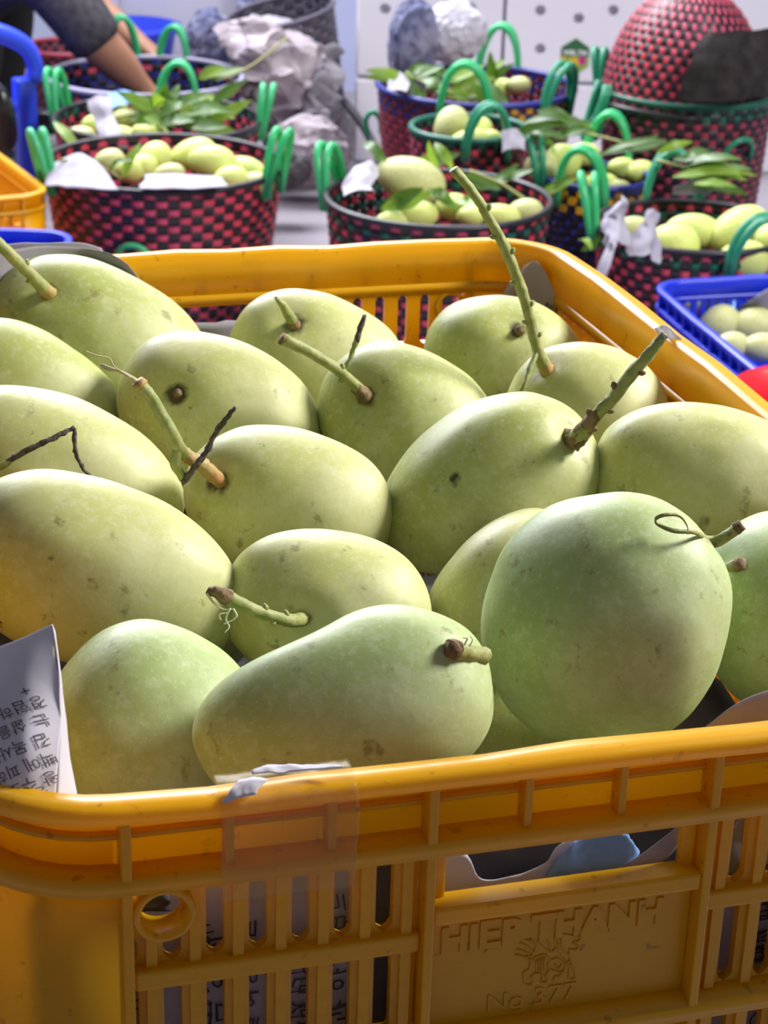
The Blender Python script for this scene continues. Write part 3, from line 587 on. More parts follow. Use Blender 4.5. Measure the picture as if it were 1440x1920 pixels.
for i in range(30):
    u = .04+i*.0325; rot = PI/2 if i % 3 else -PI/2
    lin.print_text('printed_text', kr[i % 15], M['ink'], u, .10+.62*((i*7) % 5)/9 if rot < 0 else .55+.4*((i*7) % 5)/9, 1/.37, -1/.163, (.010 if i % 4 else .013), lo, rot=rot, off=-.0012)
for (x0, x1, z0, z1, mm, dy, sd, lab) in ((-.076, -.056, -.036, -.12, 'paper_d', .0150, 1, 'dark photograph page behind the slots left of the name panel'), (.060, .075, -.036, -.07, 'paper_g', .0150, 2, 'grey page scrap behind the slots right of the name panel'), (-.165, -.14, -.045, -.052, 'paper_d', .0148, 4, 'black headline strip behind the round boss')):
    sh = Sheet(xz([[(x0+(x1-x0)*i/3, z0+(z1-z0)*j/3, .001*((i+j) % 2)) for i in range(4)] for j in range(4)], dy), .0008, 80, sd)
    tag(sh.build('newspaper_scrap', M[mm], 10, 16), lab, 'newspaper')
# torn sheets in the hand hole
Yh = .0165
sh = Sheet(pg([[(818, 1615), (870, 1600), (905, 1648), (965, 1640), (1020, 1618), (1050, 1585), (1110, 1556)], [(816, 1650), (870, 1648), (910, 1665), (965, 1662), (1020, 1650), (1060, 1630), (1120, 1600)], [(816, 1692), (870, 1692), (910, 1690), (965, 1690), (1020, 1684), (1070, 1672), (1130, 1655)]], lambda x, y: aty(x, y, Yh)), .0006, 70, 6)
tag(sh.build('torn_paper', M['paper_w'], 36, 10), 'torn white paper lying along the hand hole of the yellow crate', 'newspaper')
sh = Sheet(pg([[(1075, 1580), (1110, 1562), (1150, 1560), (1180, 1565)], [(1050, 1610), (1100, 1600), (1150, 1590), (1198, 1595)], [(1020, 1650), (1070, 1645), (1130, 1630), (1195, 1612)], [(1012, 1664), (1060, 1664), (1120, 1655), (1180, 1635)]], lambda x, y: aty(x, y, .0145)), .0012, 90, 8)
tag(sh.build('torn_paper', M['paper_b'], 18, 14), 'torn blue printed paper in the hand hole', 'newspaper')
sh = Sheet(pg([[(1150, 1636), (1205, 1600), (1255, 1562), (1278, 1535)], [(1140, 1655), (1205, 1632), (1255, 1605), (1280, 1570)]], lambda x, y: aty(x, y, .0135)), .0005, 80, 9)
tag(sh.build('torn_paper', M['paper'], 18, 6), 'strip of pale paper at the right end of the hand hole', 'newspaper')
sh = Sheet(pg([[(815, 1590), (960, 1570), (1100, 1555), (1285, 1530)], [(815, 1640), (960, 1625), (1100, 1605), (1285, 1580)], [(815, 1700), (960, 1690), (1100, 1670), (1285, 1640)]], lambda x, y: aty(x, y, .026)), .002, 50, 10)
so = sh.build('dark_page', M['paper_d'], 30, 12); tag(so, 'dark printed page deep inside the hand hole, darkened further for its shade', 'newspaper')  # near black colour paints the shade inside the hand hole
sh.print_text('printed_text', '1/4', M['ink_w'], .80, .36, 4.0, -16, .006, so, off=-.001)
# back wall lining, back corner sheets
sh = Sheet([[Vector((x, .592+.003*math.sin(x*60), ZR+z)) for x in (-.16, -.11, -.06, -.01, .03)] for z in (-.036, -.06, -.09, -.12)], .002, 50, 12)
so = sh.build('newspaper_lining', M['paper'], 30, 14); tag(so, 'newspaper hanging inside the back wall of the yellow crate', 'newspaper')
for i in range(6): sh.print_text('printed_text', kr[i+3], M['ink'], .28+i*.07, .9, 5.2, -11.5, .008, so, rot=PI/2, off=.0006)
sh = Sheet(pg([[(-60, 492), (0, 474), (70, 462), (150, 462), (205, 474), (242, 496)], [(-60, 530), (0, 515), (70, 500), (150, 500), (210, 515), (270, 540)], [(-60, 640), (0, 620), (70, 600), (150, 600), (210, 600), (290, 620)]], lambda x, y: aty(x, y, .585-.0002*abs(x-120))), .0015, 30, 13)
so = sh.build('newspaper_sheet', M['paper_g'], 40, 14); tag(so, 'grey newspaper standing behind the big back left mango', 'newspaper')
for i in range(5): sh.print_text('printed_text', kr[i+6], M['ink'], .06, .30+i*.09, 2.0, -5.0, .008, so, rot=.3, off=-.0008)
sh = Sheet(pg([[(-60, 470), (10, 458), (80, 454), (150, 456), (190, 466)], [(-60, 500), (10, 480), (80, 470), (150, 470), (195, 480)], [(-60, 560), (10, 550), (80, 540), (150, 540), (195, 540)]], lambda x, y: aty(x, y, .594)), .001, 30, 14)
tag(sh.build('newspaper_sheet', M['paper'], 30, 10), 'lilac tinted newspaper edge above the grey sheet at the back left', 'newspaper')
sh = Sheet(pg([[(982, 500), (996, 492), (1006, 492), (1024, 512)], [(955, 535), (990, 535), (1020, 540), (1040, 550)], [(925, 580), (980, 590), (1030, 600), (1066, 612)], [(900, 640), (980, 660), (1040, 660), (1080, 660)]], lambda x, y: aty(x, y, .588-.0003*max(0, x-1000))), .001, 40, 15)
so = sh.build('newspaper_sheet', M['paper_p'], 16, 18); tag(so, 'pointed grey newspaper corner at the back right of the crate', 'newspaper')
sh.print_text('printed_text', 'AN', M['ink'], .62, .53, 11, -7.5, .012, so, rot=-.35, off=-.0008)
# front left folded sheet with text
df = depth(atz(100, 1492, ZR))
fold = Sheet([[atd(-42, 1228, df+.020), atd(0, 1208, df+.020), atd(50, 1188, df+.019), atd(97, 1168, df+.018)], [atd(-42, 1300, df+.016), atd(0, 1300, df+.016), atd(55, 1300, df+.012), atd(112, 1300, df+.014)], [atd(-42, 1400, df+.010), atd(0, 1400, df+.008), atd(50, 1400, df+.003), atd(110, 1400, df+.008)], [atd(-42, 1505, df+.006), atd(0, 1505, df+.003), atd(45, 1505, df+.0015), atd(105, 1505, df+.004)]], .0006, 40, 16)
fo = fold.build('folded_newspaper', M['paper_w'], 40, 50, ragged=.018); tag(fo, 'folded newspaper with printed lines at the front left corner', 'newspaper')
for i, (t, px, py) in enumerate((('+', 56, 1278), ('경험하면서', 78, 1297), ('는 삶을 살아', 84, 1334), ('김 목사는 정', 88, 1372), ('백에 피하는', 101, 1405), ('왕 수도 없이', 105, 1440), ('흥소 우리', 92, 1470))):
    fold.print_text('printed_text', t, M['ink'], (px+42)/150, (py-1190)/312, 1/150, -1/312, 29, fo, rot=math.radians(204), off=-.0006)
flap = Sheet([[atd(98, 1172, df+.018), atd(103, 1185, df+.020)], [atd(110, 1260, df+.015), atd(117, 1290, df+.018)], [atd(112, 1380, df+.010), atd(129, 1400, df+.016)], [atd(106, 1505, df+.004), atd(147, 1508, df+.012)]], .0003, 40, 17)
flap.build('paper_fold', M['paper_w'], 8, 30, fo)
sh = Sheet(pg([[(1325, 1362), (1375, 1325), (1420, 1303), (1500, 1275)], [(1325, 1375), (1375, 1362), (1420, 1350), (1500, 1340)], [(1325, 1400), (1375, 1395), (1420, 1390), (1500, 1385)]], lambda x, y: aty(x, y, .022)), .0006, 40, 18)
tag(sh.build('newspaper_sheet', M['paper_p'], 14, 8), 'lilac newspaper edge at the front right corner of the crate', 'newspaper')
sp = atz(803, 1100, ZR-.062); sh = Sheet([[sp+Vector((-.02+x, -.012+y, .006*x/.04)) for x in (0, .02, .04)] for y in (0, .015, .03)], .0008, 40, 19)
so = sh.build('newspaper_scrap', M['paper'], 8, 8); tag(so, 'scrap with red print between the mangoes in the middle', 'newspaper')
sh.print_text('printed_text', 'OEO', M['ink_r'], .35, .75, 25, -33, .008, so, off=.0006)
# clear tape with white paper residue on the front rim
xa, xb = aty(412, 1500, 0).x, aty(668, 1500, 0).x
tape = Sheet([[Vector((xa+(xb-xa)*i/6, y, ZR+z)) for i in range(7)] for y, z in ((.0125, .0012), (.004, .0016), (-.0022, -.0018), (-.0030, -.010), (-.0030, -.022), (-.0030, -.034), (-.0015, -.040))], .0006, 90, 20)
to = tape.build('packing_tape', M['tape'], 40, 40); tag(to, 'clear packing tape stuck over the front rim of the yellow crate', 'tape')
def shard(px, mm, seed, label, y0):
    s_ = Sheet([[atd(x, y, d) for x, y, d in r] for r in px], .0006, 200, seed); o = s_.build('tape_residue', M[mm], 24, 6, to, thick=.0006); return o
dr = depth(Vector((aty(500, 1450, 0).x, .004, ZR)))-.001
shard([[(470, 1447, dr+.004), (510, 1435, dr+.006), (560, 1434, dr+.006), (610, 1434, dr+.005), (645, 1438, dr+.003)], [(474, 1452, dr+.003), (510, 1450, dr+.003), (560, 1445, dr+.003), (610, 1440, dr+.003), (645, 1439, dr+.002)]], 'paper_w', 21, '', 0)
dr2 = depth(Vector((aty(450, 1480, 0).x, .003, ZR)))-.002
shard([[(448, 1462, dr2+.001), (475, 1458, dr2+.001), (503, 1460, dr2+.001)], [(432, 1482, dr2-.002), (455, 1476, dr2-.002), (488, 1474, dr2-.001)], [(415, 1507, dr2-.003), (450, 1496, dr2-.003), (478, 1490, dr2-.003)]], 'paper_w', 22, '', 0)
dr3 = depth(atz(1265, 632, ZR))-.002
res = Sheet([[atd(x, y, dr3) for x, y in r] for r in (((1228, 615), (1255, 612), (1285, 640), (1318, 662)), ((1232, 622), (1250, 632), (1278, 655), (1312, 668)))], .0012, 150, 23)
tag(res.build('tape_scrap', M['paper_w'], 18, 6, thick=.0005), 'whitish scrap of torn tape on the right rim of the yellow crate', 'tape')

# ------------------------------------------------------------------ woven strap baskets
def atb(px, py, b): r = ray(px, py); return CAM + r*(b/r.dot(WN))
def basket(name, px, py, hw, b, label, rows, stake, rim, hands, hgt=None, taper=.80, n=46, floor_z=0.0, cat='basket', group='woven strap baskets', dome=False, rowh=.0145):
    """rows: list of strap materials from the rim down (last one repeats). hands: (azimuth deg, height, material, half width)"""
    c = atb(px, py, b); R = hw*depth(c)/F; H = hgt or c.z-floor_z; root = empty(name, (c.x, c.y, c.z-H), YAW); tag(root, label, cat, group)
    nr = max(4, int(H/rowh)); rh = H/nr; K = n*4; dome_ = dome
    rad = (lambda z: R*max(.10, math.sqrt(max(0, 1-(1-min(1, max(0, z/H)))**2.3)))) if dome else (lambda z: R*(taper+(1-taper)*min(1, max(0, z/H))**.7))
    me_cache = {}
    for j in range(nr):
        zt = H-j*rh; vs, fs = [], []
        for k in range(K):
            a = 2*PI*k/K; ph = math.cos(PI*(k/4+j)); off = .0026*max(-1, min(1, ph*1.6))
            for z, o2 in ((zt-.0022, 0), (zt-rh/2, .0012), (zt-rh+.0022, 0)):
                r = rad(z)+off+o2*(1 if ph > 0 else 0); vs.append((r*math.cos(a), r*math.sin(a), z))
        for k in range(K):
            k2 = (k+1) % K
            for e in (0, 1): fs.append((k*3+e, k*3+e+1, k2*3+e+1, k2*3+e))
        mesh_obj('strap_band', vs, fs, rows[min(j, len(rows)-1)], root)
    vs, fs = [], []; wdt = PI/n*.93
    for s in range(n):
        a0 = 2*PI*s/n; base = len(vs); ns = nr*2
        for i in range(ns+1):
            z = H-i*rh/2; j = i/2-.5; ph = -math.cos(PI*(s+j)) if i % 2 else 0; r = rad(z)+.0034*ph+.0006
            for e in (-1, 1): vs.append((r*math.cos(a0+e*wdt), r*math.sin(a0+e*wdt), z))
        for i in range(ns): fs.append((base+2*i, base+2*i+1, base+2*i+3, base+2*i+2))
    st = mesh_obj('upright_straps', vs, fs, stake, root)
    # rim ring and base
    pts = [Vector((R*1.012*math.cos(2*PI*k/64), R*1.012*math.sin(2*PI*k/64), H)) for k in range(65)]
    v, f = tube_geo(pts, .0062, 8, False); mesh_obj('rim', v, f, rim, root)
    vb = [(0, 0, .004)]+[(rad(0)*math.cos(2*PI*k/32), rad(0)*math.sin(2*PI*k/32), .004) for k in range(32)]
    mesh_obj('base', vb, [(0, 1+k, 1+(k+1) % 32) for k in range(32)], stake, root)
    for az, hh, hm, hwid in hands:
        a = math.radians(az); cdir = Vector((math.cos(a), math.sin(a), 0)); td = Vector((-math.sin(a), math.cos(a), 0)); hroot = None
        for q_, lean in ((0, .12), (1, .34)):
            pts = []
            for k in range(15):
                t = k/14*PI; pts.append(cdir*(R*1.0+hh*lean*math.sin(t)+.006*q_)+td*(hwid*math.cos(t)*(1-.06*q_))+Vector((0, 0, H-.035+(hh+.035)*math.sin(t)**.8)))
            v, f = tube_geo(pts, .0068, 8); o = mesh_obj('handle' if hroot is None else 'handle_tube', v, f, hm, hroot or root)
            hroot = hroot or o
    root['R'] = R; return root, c, R, H
GR, TE, RE, BK, DG, NV_, CR = M['green'], M['teal'], M['red'], M['black'], M['dkgreen'], M['navy'], M['crimson']
B1 = basket('woven_basket', 307, 305, 220, 3.54, 'red and black checked basket of mangoes, nearest on the left', [RE], BK, BK, [(205, .075, GR, .030), (340, .085, GR, .032)], n=64)
B2 = basket('woven_basket', 295, 222, 190, 3.97, 'red checked basket with leafy mangoes behind the nearest left basket', [DG, RE], BK, BK, [(165, .08, GR, .034), (5, .07, GR, .034), (85, .07, GR, .042)], n=64)
B3 = basket('woven_basket', 272, 142, 180, 4.42, 'dark navy basket with a pale rim under the reaching arm', [NV_, RE, NV_], BK, M['lilac'], [(80, .07, GR, .035), (110, .09, GR, .035)], n=60)
B4 = basket('woven_basket', 128, 88, 82, 5.28, 'crimson basket partly hidden behind the person', [CR], BK, CR, [], n=46)
B5 = basket('woven_basket', 822, 372, 208, 3.28, 'red, green and black checked basket of mangoes in the middle', [RE, DG, RE, DG, RE], BK, BK, [(160, .07, GR, .040)], n=64)
B6 = basket('woven_basket', 880, 240, 108, 3.66, 'small basket with a teal rim in front of the tall blue rimmed one', [DG, RE, RE], BK, DG, [(285, .07, TE, .042)], n=46)
B7 = basket('woven_basket', 893, 160, 183, 4.02, 'tall crimson basket with a navy rim full of leaves', [NV_, NV_, NV_, CR], M['crimson_d'], NV_, [(262, .085, GR, .050), (75, .085, GR, .045), (320, .075, TE, .045)], n=64)
B8 = basket('woven_basket', 1118, 330, 100, 3.54, 'navy basket of mangoes with gold flowers behind the right basket', [NV_, M['gold'], NV_], BK, NV_, [(250, .075, GR, .045), (75, .09, GR, .045), (180, .07, TE, .040)], n=46)
B10 = basket('woven_basket', 1300, 425, 180, 3.22, 'red and green checked basket of mangoes behind the blue crate at right', [RE, DG, RE, RE], BK, BK, [(95, .085, TE, .050), (175, .08, GR, .042), (300, .06, TE, .055)], n=64)
B11 = basket('woven_basket', 1290, 168, 158, 3.78, 'tall red basket with a dark green rim at the right', [DG, DG, CR], BK, DG, [(160, .06, TE, .030)], n=64)
# basket lying upside down in the tall one
B12 = basket('woven_basket', 1300, 40, 147, 3.79, 'upturned red woven basket stacked in the tall basket at right', [CR, RE, RE, RE], BK, BK, [(172, .07, TE, .035)], hgt=.23, n=76, dome=True)
c12 = B12[1]; B12[0].location = (c12.x, c12.y, B11[1].z+.195); B12[0].rotation_euler = (PI-.08, .07, YAW)
# gold flowers woven into two rims
def flower(root, R, H, az, z, m):
    a = math.radians(az); vs, fs = [], []
    for dx, dz in ((-1, 1), (1, 1), (0, 0), (-1, -1), (1, -1)):
        b = len(vs); aa = a+dx*.016/R*1.0
        for e, g in ((-.5, -.5), (.5, -.5), (.5, .5), (-.5, .5)):
            t = aa+e*.013/R; vs.append(((R+.0058)*math.cos(t), (R+.0058)*math.sin(t), z+dz*.015+g*.013))
        fs.append((b, b+1, b+2, b+3))
    o = mesh_obj('woven_flower', vs, fs, m, root, smooth=False); md = o.modifiers.new('thickness', 'SOLIDIFY'); md.thickness = .002
for az in (255, 295, 335): flower(B7[0], B7[2]*.985, B7[3], az, B7[3]-.026, M['gold'])
for az in (240, 280): flower(B8[0], B8[2]*.985, B8[3], az, B8[3]-.026, M['gold'])
# side loops hanging on basket walls
def loop(root, R, H, az, z, m, s=.035, name='side_loop'):
    a = math.radians(az); cdir = Vector((math.cos(a), math.sin(a), 0)); td = Vector((-math.sin(a), math.cos(a), 0))
    pts = [cdir*(R*.9+.02*math.sin(t)+.012)+td*(s*math.cos(t))+Vector((0, 0, z+s*1.2*math.sin(t))) for t in [PI*k/10 for k in range(11)]]
    v, f = tube_geo(pts, .0055, 7); mesh_obj(name, v, f, m, root)
loop(B1[0], B1[2], B1[3], 262, B1[3]-.135, GR); loop(B11[0], B11[2], B11[3], 300, B11[3]-.10, TE); loop(B7[0], B7[2], B7[3], 250, B7[3]-.16, RE, .025)

# ------------------------------------------------------------------ mangoes, leaves and paper in the background
def egg_mesh(name, m, nu=22, nv=14):
    vs = [(1, 0, 0)]+[(math.cos(t)*(1), math.sin(t)*math.cos(p)*(1+.12*math.cos(t))*.5*1.4, math.sin(t)*math.sin(p)*(1+.12*math.cos(t))*.5*1.4) for t in [PI*j/nv for j in range(1, nv)] for p in [2*PI*k/nu for k in range(nu)]]+[(-1, 0, 0)]
    fs = [(0, 1+k, 1+(k+1) % nu) for k in range(nu)]+[(1+j*nu+k, 1+(j+1)*nu+k, 1+(j+1)*nu+(k+1) % nu, 1+j*nu+(k+1) % nu) for j in range(nv-2) for k in range(nu)]+[(len(vs)-1, 1+(nv-2)*nu+(k+1) % nu, 1+(nv-2)*nu+k) for k in range(nu)]
    me = bpy.data.meshes.new(name); me.from_pydata(vs, [], fs); me.materials.append(m); me.polygons.foreach_set('use_smooth', [True]*len(fs)); me.update(); return me
EGG = egg_mesh('mango', M['mango_b']); EGG2 = egg_mesh('mango', M['mango_p'])
def bg_mango(px, py, a, b, ang, bd, label, group, me=None):
    p = atb(px, py, bd); d = depth(p)/F; th = math.radians(ang)
    e1 = RT*math.cos(th)+UP*math.sin(th); e2 = -RT*math.sin(th)+UP*math.cos(th); e3 = e1.cross(e2)
    o = link_obj('mango', me or EGG); o.matrix_world = Matrix(((e1.x*a*d, e2.x*b*d/.7, e3.x*b*d/.7, p.x), (e1.y*a*d, e2.y*b*d/.7, e3.y*b*d/.7, p.y), (e1.z*a*d, e2.z*b*d/.7, e3.z*b*d/.7, p.z), (0, 0, 0, 1)))
    tag(o, label, 'mango', group); return o
def heap(items, bd, label, group, special=None):
    order = sorted(range(len(items)), key=lambda i: items[i][0]); ordn = ['leftmost', 'second from left', 'third from left', 'fourth from left', 'fifth from left', 'sixth from left', 'seventh from left', 'eighth from left', 'ninth from left', 'rightmost']
    for i, it in enumerate(items):
        k_ = order.index(i); nm_ = ordn[-1] if k_ == len(items)-1 else ordn[k_]
        px, py, a, b, ang = it[:5]; dz = it[5] if len(it) > 5 else 0
        bg_mango(px, py, a, b, ang, bd+dz, (special or {}).get(i, label+', '+nm_+' of them'), group, EGG if i % 4 else EGG2)
heap([(205, 302, 30, 23, 10, .03), (243, 318, 32, 25, 0, -.06), (290, 296, 34, 30, 20), (268, 312, 28, 24, 0, -.05), (318, 326, 30, 20, 5, -.10), (362, 290, 46, 30, 15, .04), (398, 304, 47, 33, -14, -.05), (462, 324, 42, 30, -28, -.03), (480, 344, 30, 22, -10, -.09), (433, 336, 34, 26, 0, -.09)], 3.54, 'light green mango in the nearest left checked basket', 'mangoes in the nearest left basket', {5: 'big mango resting at the back of the nearest left basket', 6: 'yellowest mango in the middle of the nearest left basket'})
heap([(152, 256, 30, 20, -8, -.06), (177, 232, 26, 18, 10), (225, 254, 34, 19, -10, -.07), (282, 250, 36, 20, -10, -.08), (235, 220, 28, 17, 0), (360, 196, 24, 17, 0, .02), (215, 208, 26, 16, 10, .05)], 3.97, 'light green mango among leaves in the second left basket', 'mangoes in the leafy left basket')
heap([(770, 338, 68, 44, -18, .02), (778, 404, 44, 27, 5, -.09), (738, 414, 34, 20, 0, -.10), (935, 406, 42, 24, -8, -.09), (985, 396, 34, 24, 0, -.04), (882, 405, 26, 20, 0, -.10), (848, 388, 34, 26, 0, -.03)], 3.28, 'pale green mango at the bottom of the middle basket', 'mangoes in the middle basket', {0: 'big mango lying across the top of the middle basket'})
heap([(845, 237, 40, 31, 62, .02), (892, 240, 32, 22, 0, .02), (880, 262, 38, 20, 8, -.05), (916, 262, 26, 19, 0, -.03)], 3.62, 'yellowish mango in the small teal rimmed basket', 'mangoes in the small basket')
heap([(1015, 312, 32, 30, 0, -.04), (1056, 304, 34, 34, 70, -.02), (1092, 290, 34, 22, 0, .04), (1125, 346, 36, 22, 0, -.06), (1152, 354, 32, 17, 0, -.07), (1200, 322, 30, 22, 0, .02), (1165, 315, 28, 20, 0, .03)], 3.57, 'light green mango in the navy flowered basket', 'mangoes in the navy flowered basket')
heap([(1182, 428, 38, 22, 5, .03), (1265, 458, 48, 40, -20, -.06), (1300, 432, 52, 32, -8, .03), (1385, 432, 62, 42, 25, .02), (1292, 494, 44, 26, 0, -.11), (1394, 488, 50, 38, 0, -.10), (1236, 492, 34, 24, 0, -.09), (1446, 450, 34, 32, 0, -.02)], 3.20, 'light green mango in the basket behind the blue crate', 'mangoes in the right basket', {3: 'big mango on top of the basket behind the blue crate', 5: 'mango framed by a teal handle above the blue crate'})
heap([(972, 160, 24, 17, 0, -.02), (940, 165, 26, 18, 0, .0)], 4.02, 'yellow green mango beneath leaves in the tall navy rimmed basket', 'mangoes in the tall navy rimmed basket')
def leaf_geo(p0, p1, wd, droop, nrm):
    ax = p1-p0; L = ax.length; ax = ax.normalized(); sd = ax.cross(nrm).normalized(); up = sd.cross(ax); vs, fs = [], []; n = 9
    for i in range(n+1):
        t = i/n; wv = wd*(math.sin(PI*min(1, t*.97+.02))**.8)*(1-.25*t); c = p0+ax*(L*t)+up*(droop*math.sin(PI*t))
        for e, dz in ((-1, .22), (0, 0), (1, .22)): vs.append(c+sd*(wv*e*.5)+up*(wv*dz*.5+.05*wv*math.sin(t*18)*abs(e)))
    for i in range(n):
        for e in (0, 1): fs.append((i*3+e, i*3+e+1, i*3+e+4, i*3+e+3))
    return vs, fs
def sprig(label, bd, leaves, stem=None):
    p = atb(leaves[0][0], leaves[0][1], bd); root = empty('mango_leaf_sprig', p); tag(root, label, 'leaves', 'mango leaf sprigs')
    for i, (x0, y0, x1, y1, wd, dz) in enumerate(leaves):
        a = atb(x0, y0, bd+dz); b = atb(x1, y1, bd+dz+random.uniform(-.05, .03)); d = depth(a)/F
        nrm = (CAM-a).normalized()+Vector((random.uniform(-.5, .5), random.uniform(-.5, .5), .8))
        v, f = leaf_geo(a-p, b-p, wd*d*1.15, random.uniform(-.004, .016), nrm.normalized()); mesh_obj('leaf', v, f, M['leaf'] if i % 3 else M['leaf_l'], root)
    if len(leaves) > 5:
        rs = random.Random(len(label))
        for x0, y0, x1, y1, wd, dz in leaves:
            a = atb(x0+rs.uniform(-18, 18), y0+rs.uniform(-8, 8), bd+dz+rs.uniform(-.02, .03)); b = atb(x1+rs.uniform(-28, 28), y1+rs.uniform(-16, 16), bd+dz+rs.uniform(-.05, .03))
            v, f = leaf_geo(a-p, b-p, wd*depth(a)/F*1.1, rs.uniform(-.004, .014), ((CAM-a).normalized()+Vector((rs.uniform(-.6, .6), rs.uniform(-.6, .6), .5))).normalized()); mesh_obj('leaf', v, f, M['leaf'] if rs.random() < .7 else M['leaf_l'], root)
    if stem:
        pts = [atb(x, y, bd+dz)-p for x, y, dz in stem]; v, f = tube_geo(catmull(pts, 4), .003, 6); mesh_obj('sprig_stem', v, f, M['stem'], root)
sprig('dense dark leaves heaped in the second left basket', 3.95, [(300, 212, 232, 172, 26, 0), (300, 215, 252, 232, 24, -.05), (330, 225, 425, 238, 30, -.08), (380, 235, 472, 188, 26, -.04), (330, 200, 392, 176, 28, .02), (320, 205, 335, 158, 24, .03), (300, 200, 285, 172, 26, .03), (350, 222, 410, 208, 30, -.04), (400, 190, 450, 165, 18, .04), (270, 220, 330, 238, 26, -.07), (300, 235, 372, 226, 28, -.08), (340, 190, 300, 228, 24, -.05), (370, 200, 440, 222, 26, -.03), (260, 200, 310, 190, 26, .02)], stem=[(200, 225, 0), (260, 212, 0), (340, 205, 0)])
sprig('single long leaf hanging over the left side of the second left basket', 3.80, [(100, 228, 152, 292, 22, 0)])
sprig('two leaves standing among the mangoes of the nearest left basket', 3.42, [(232, 332, 264, 268, 20, 0), (205, 326, 252, 300, 14, 0)], stem=[(228, 335, 0), (170, 305, 0), (110, 300, 0)])
sprig('pale leaf cluster lying on the navy basket near the arm', 4.30, [(372, 148, 425, 126, 22, 0), (395, 150, 458, 128, 24, 0), (385, 142, 405, 122, 18, .02)], stem=[(380, 148, 0), (460, 130, 0), (540, 70, .05)])
sprig('mixed leaves spilling from the tall navy rimmed basket', 3.98, [(762, 152, 684, 132, 22, -.06), (765, 145, 806, 122, 20, 0), (895, 150, 962, 215, 24, -.10), (862, 165, 930, 146, 24, -.03), (935, 158, 920, 104, 20, .03), (800, 172, 760, 188, 22, -.06), (842, 156, 884, 122, 26, 0), (790, 150, 840, 178, 26, -.06), (830, 172, 900, 178, 22, -.07), (905, 160, 948, 112, 18, .02), (740, 150, 790, 172, 20, -.05), (780, 130, 850, 140, 24, .02)], stem=[(760, 135, -.04), (800, 158, -.05), (850, 175, -.08)])
sprig('leaves and sprig laid over the middle basket', 3.24, [(716, 392, 812, 362, 34, -.06), (682, 268, 726, 306, 22, .10), (792, 312, 862, 288, 26, .10), (815, 268, 850, 318, 20, .08), (862, 332, 932, 352, 30, .06), (918, 342, 1000, 318, 24, .08), (850, 372, 920, 392, 28, -.02), (800, 360, 850, 380, 22, -.05)], stem=[(1000, 385, 0), (940, 345, .03), (880, 320, .05)])
sprig('narrow leaves across the baskets in front of the tall red one', 3.50, [(1000, 372, 1086, 334, 16, -.10), (1130, 288, 1242, 262, 16, .0), (980, 232, 1092, 226, 20, .06), (1010, 214, 1082, 242, 22, .06), (960, 262, 1030, 232, 22, .05), (1040, 262, 1110, 240, 20, .04), (1100, 252, 1040, 222, 22, .08), (1190, 285, 1250, 262, 16, .0), (985, 245, 1060, 262, 20, .03)], stem=[(1000, 255, .03), (1090, 250, .04), (1180, 270, .0)])
sprig('bright leaves behind the handle of the right basket', 3.32, [(1270, 332, 1402, 338, 26, 0), (1282, 312, 1392, 300, 26, .02), (1232, 282, 1292, 270, 16, .05), (1300, 345, 1380, 350, 24, -.03), (1262, 300, 1340, 290, 22, .03), (1330, 330, 1410, 318, 20, .03)], stem=[(1230, 300, .05), (1300, 318, .02), (1360, 325, .0)])
sprig('small dark leaves inside the loop of the small middle handle', 3.16, [(1085, 450, 1110, 470, 16, 0), (1090, 470, 1128, 445, 16, 0)])
# newspaper in and around the baskets
def news(name, label, rows, m, bd, crumple=.01, freq=9, seed=1, nu=26, nv=18, cat='newspaper'):
    sh = Sheet([[atb(x, y, bd+dz) for x, y, dz in r] for r in rows], crumple, freq, seed); o = sh.build(name, m, nu, nv, thick=.0012); tag(o, label, cat)
    if crumple >= .006: o.data.polygons.foreach_set('use_smooth', [False]*len(o.data.polygons))
    return o
news('newspaper_sheet', 'white folded newspaper corner over the left rim of the nearest left basket', [[(92, 312, -.10), (118, 298, -.10), (150, 287, -.12), (178, 300, -.14), (205, 325, -.16)], [(85, 348, -.16), (118, 350, -.20), (150, 352, -.225), (190, 354, -.235), (222, 354, -.235)]], M['paper'], 3.54, .004, 14, 31)
news('newspaper_sheet', 'white newspaper edge along the front rim of the nearest left basket', [[(270, 325, -.16), (320, 326, -.17), (370, 328, -.17), (415, 332, -.16)], [(262, 352, -.24), (320, 354, -.24), (370, 353, -.235), (430, 350, -.225)]], M['paper'], 3.54, .004, 14, 32)
news('newspaper_sheet', 'crumpled white newspaper in the left of the second left basket', [[(165, 190, -.05), (185, 180, -.05), (205, 185, -.05)], [(190, 265, -.12), (205, 245, -.12), (235, 275, -.16)], [(165, 300, -.2), (200, 300, -.2), (250, 295, -.2)]], M['paper'], 3.97, .008, 14, 33)
news('newspaper_sheet', 'pale blue newspaper at the back of the second left basket', [[(190, 190, .05), (220, 172, .05), (262, 172, .05)], [(200, 205, 0), (225, 200, 0), (265, 195, 0)]], M['paper_b'], 3.97, .008, 14, 34)
news('newspaper_sheet', 'crumpled white newspaper at the left of the middle basket', [[(665, 318, 0), (690, 298, 0), (706, 305, 0)], [(650, 345, -.03), (680, 335, -.03), (702, 340, -.03)], [(645, 372, -.06), (672, 365, -.06), (700, 360, -.06)]], M['paper_w'], 3.28, .012, 14, 35)
news('newspaper_sheet', 'white newspaper point standing between the right baskets', [[(1152, 362, 0), (1160, 356, 0), (1168, 372, 0)], [(1136, 400, .02), (1158, 396, -.02), (1172, 408, .01)], [(1130, 435, .0), (1160, 425, -.04), (1188, 440, .0)], [(1140, 470, -.04), (1165, 462, -.06), (1205, 470, -.03)]], M['paper'], 3.04, .014, 18, 36)
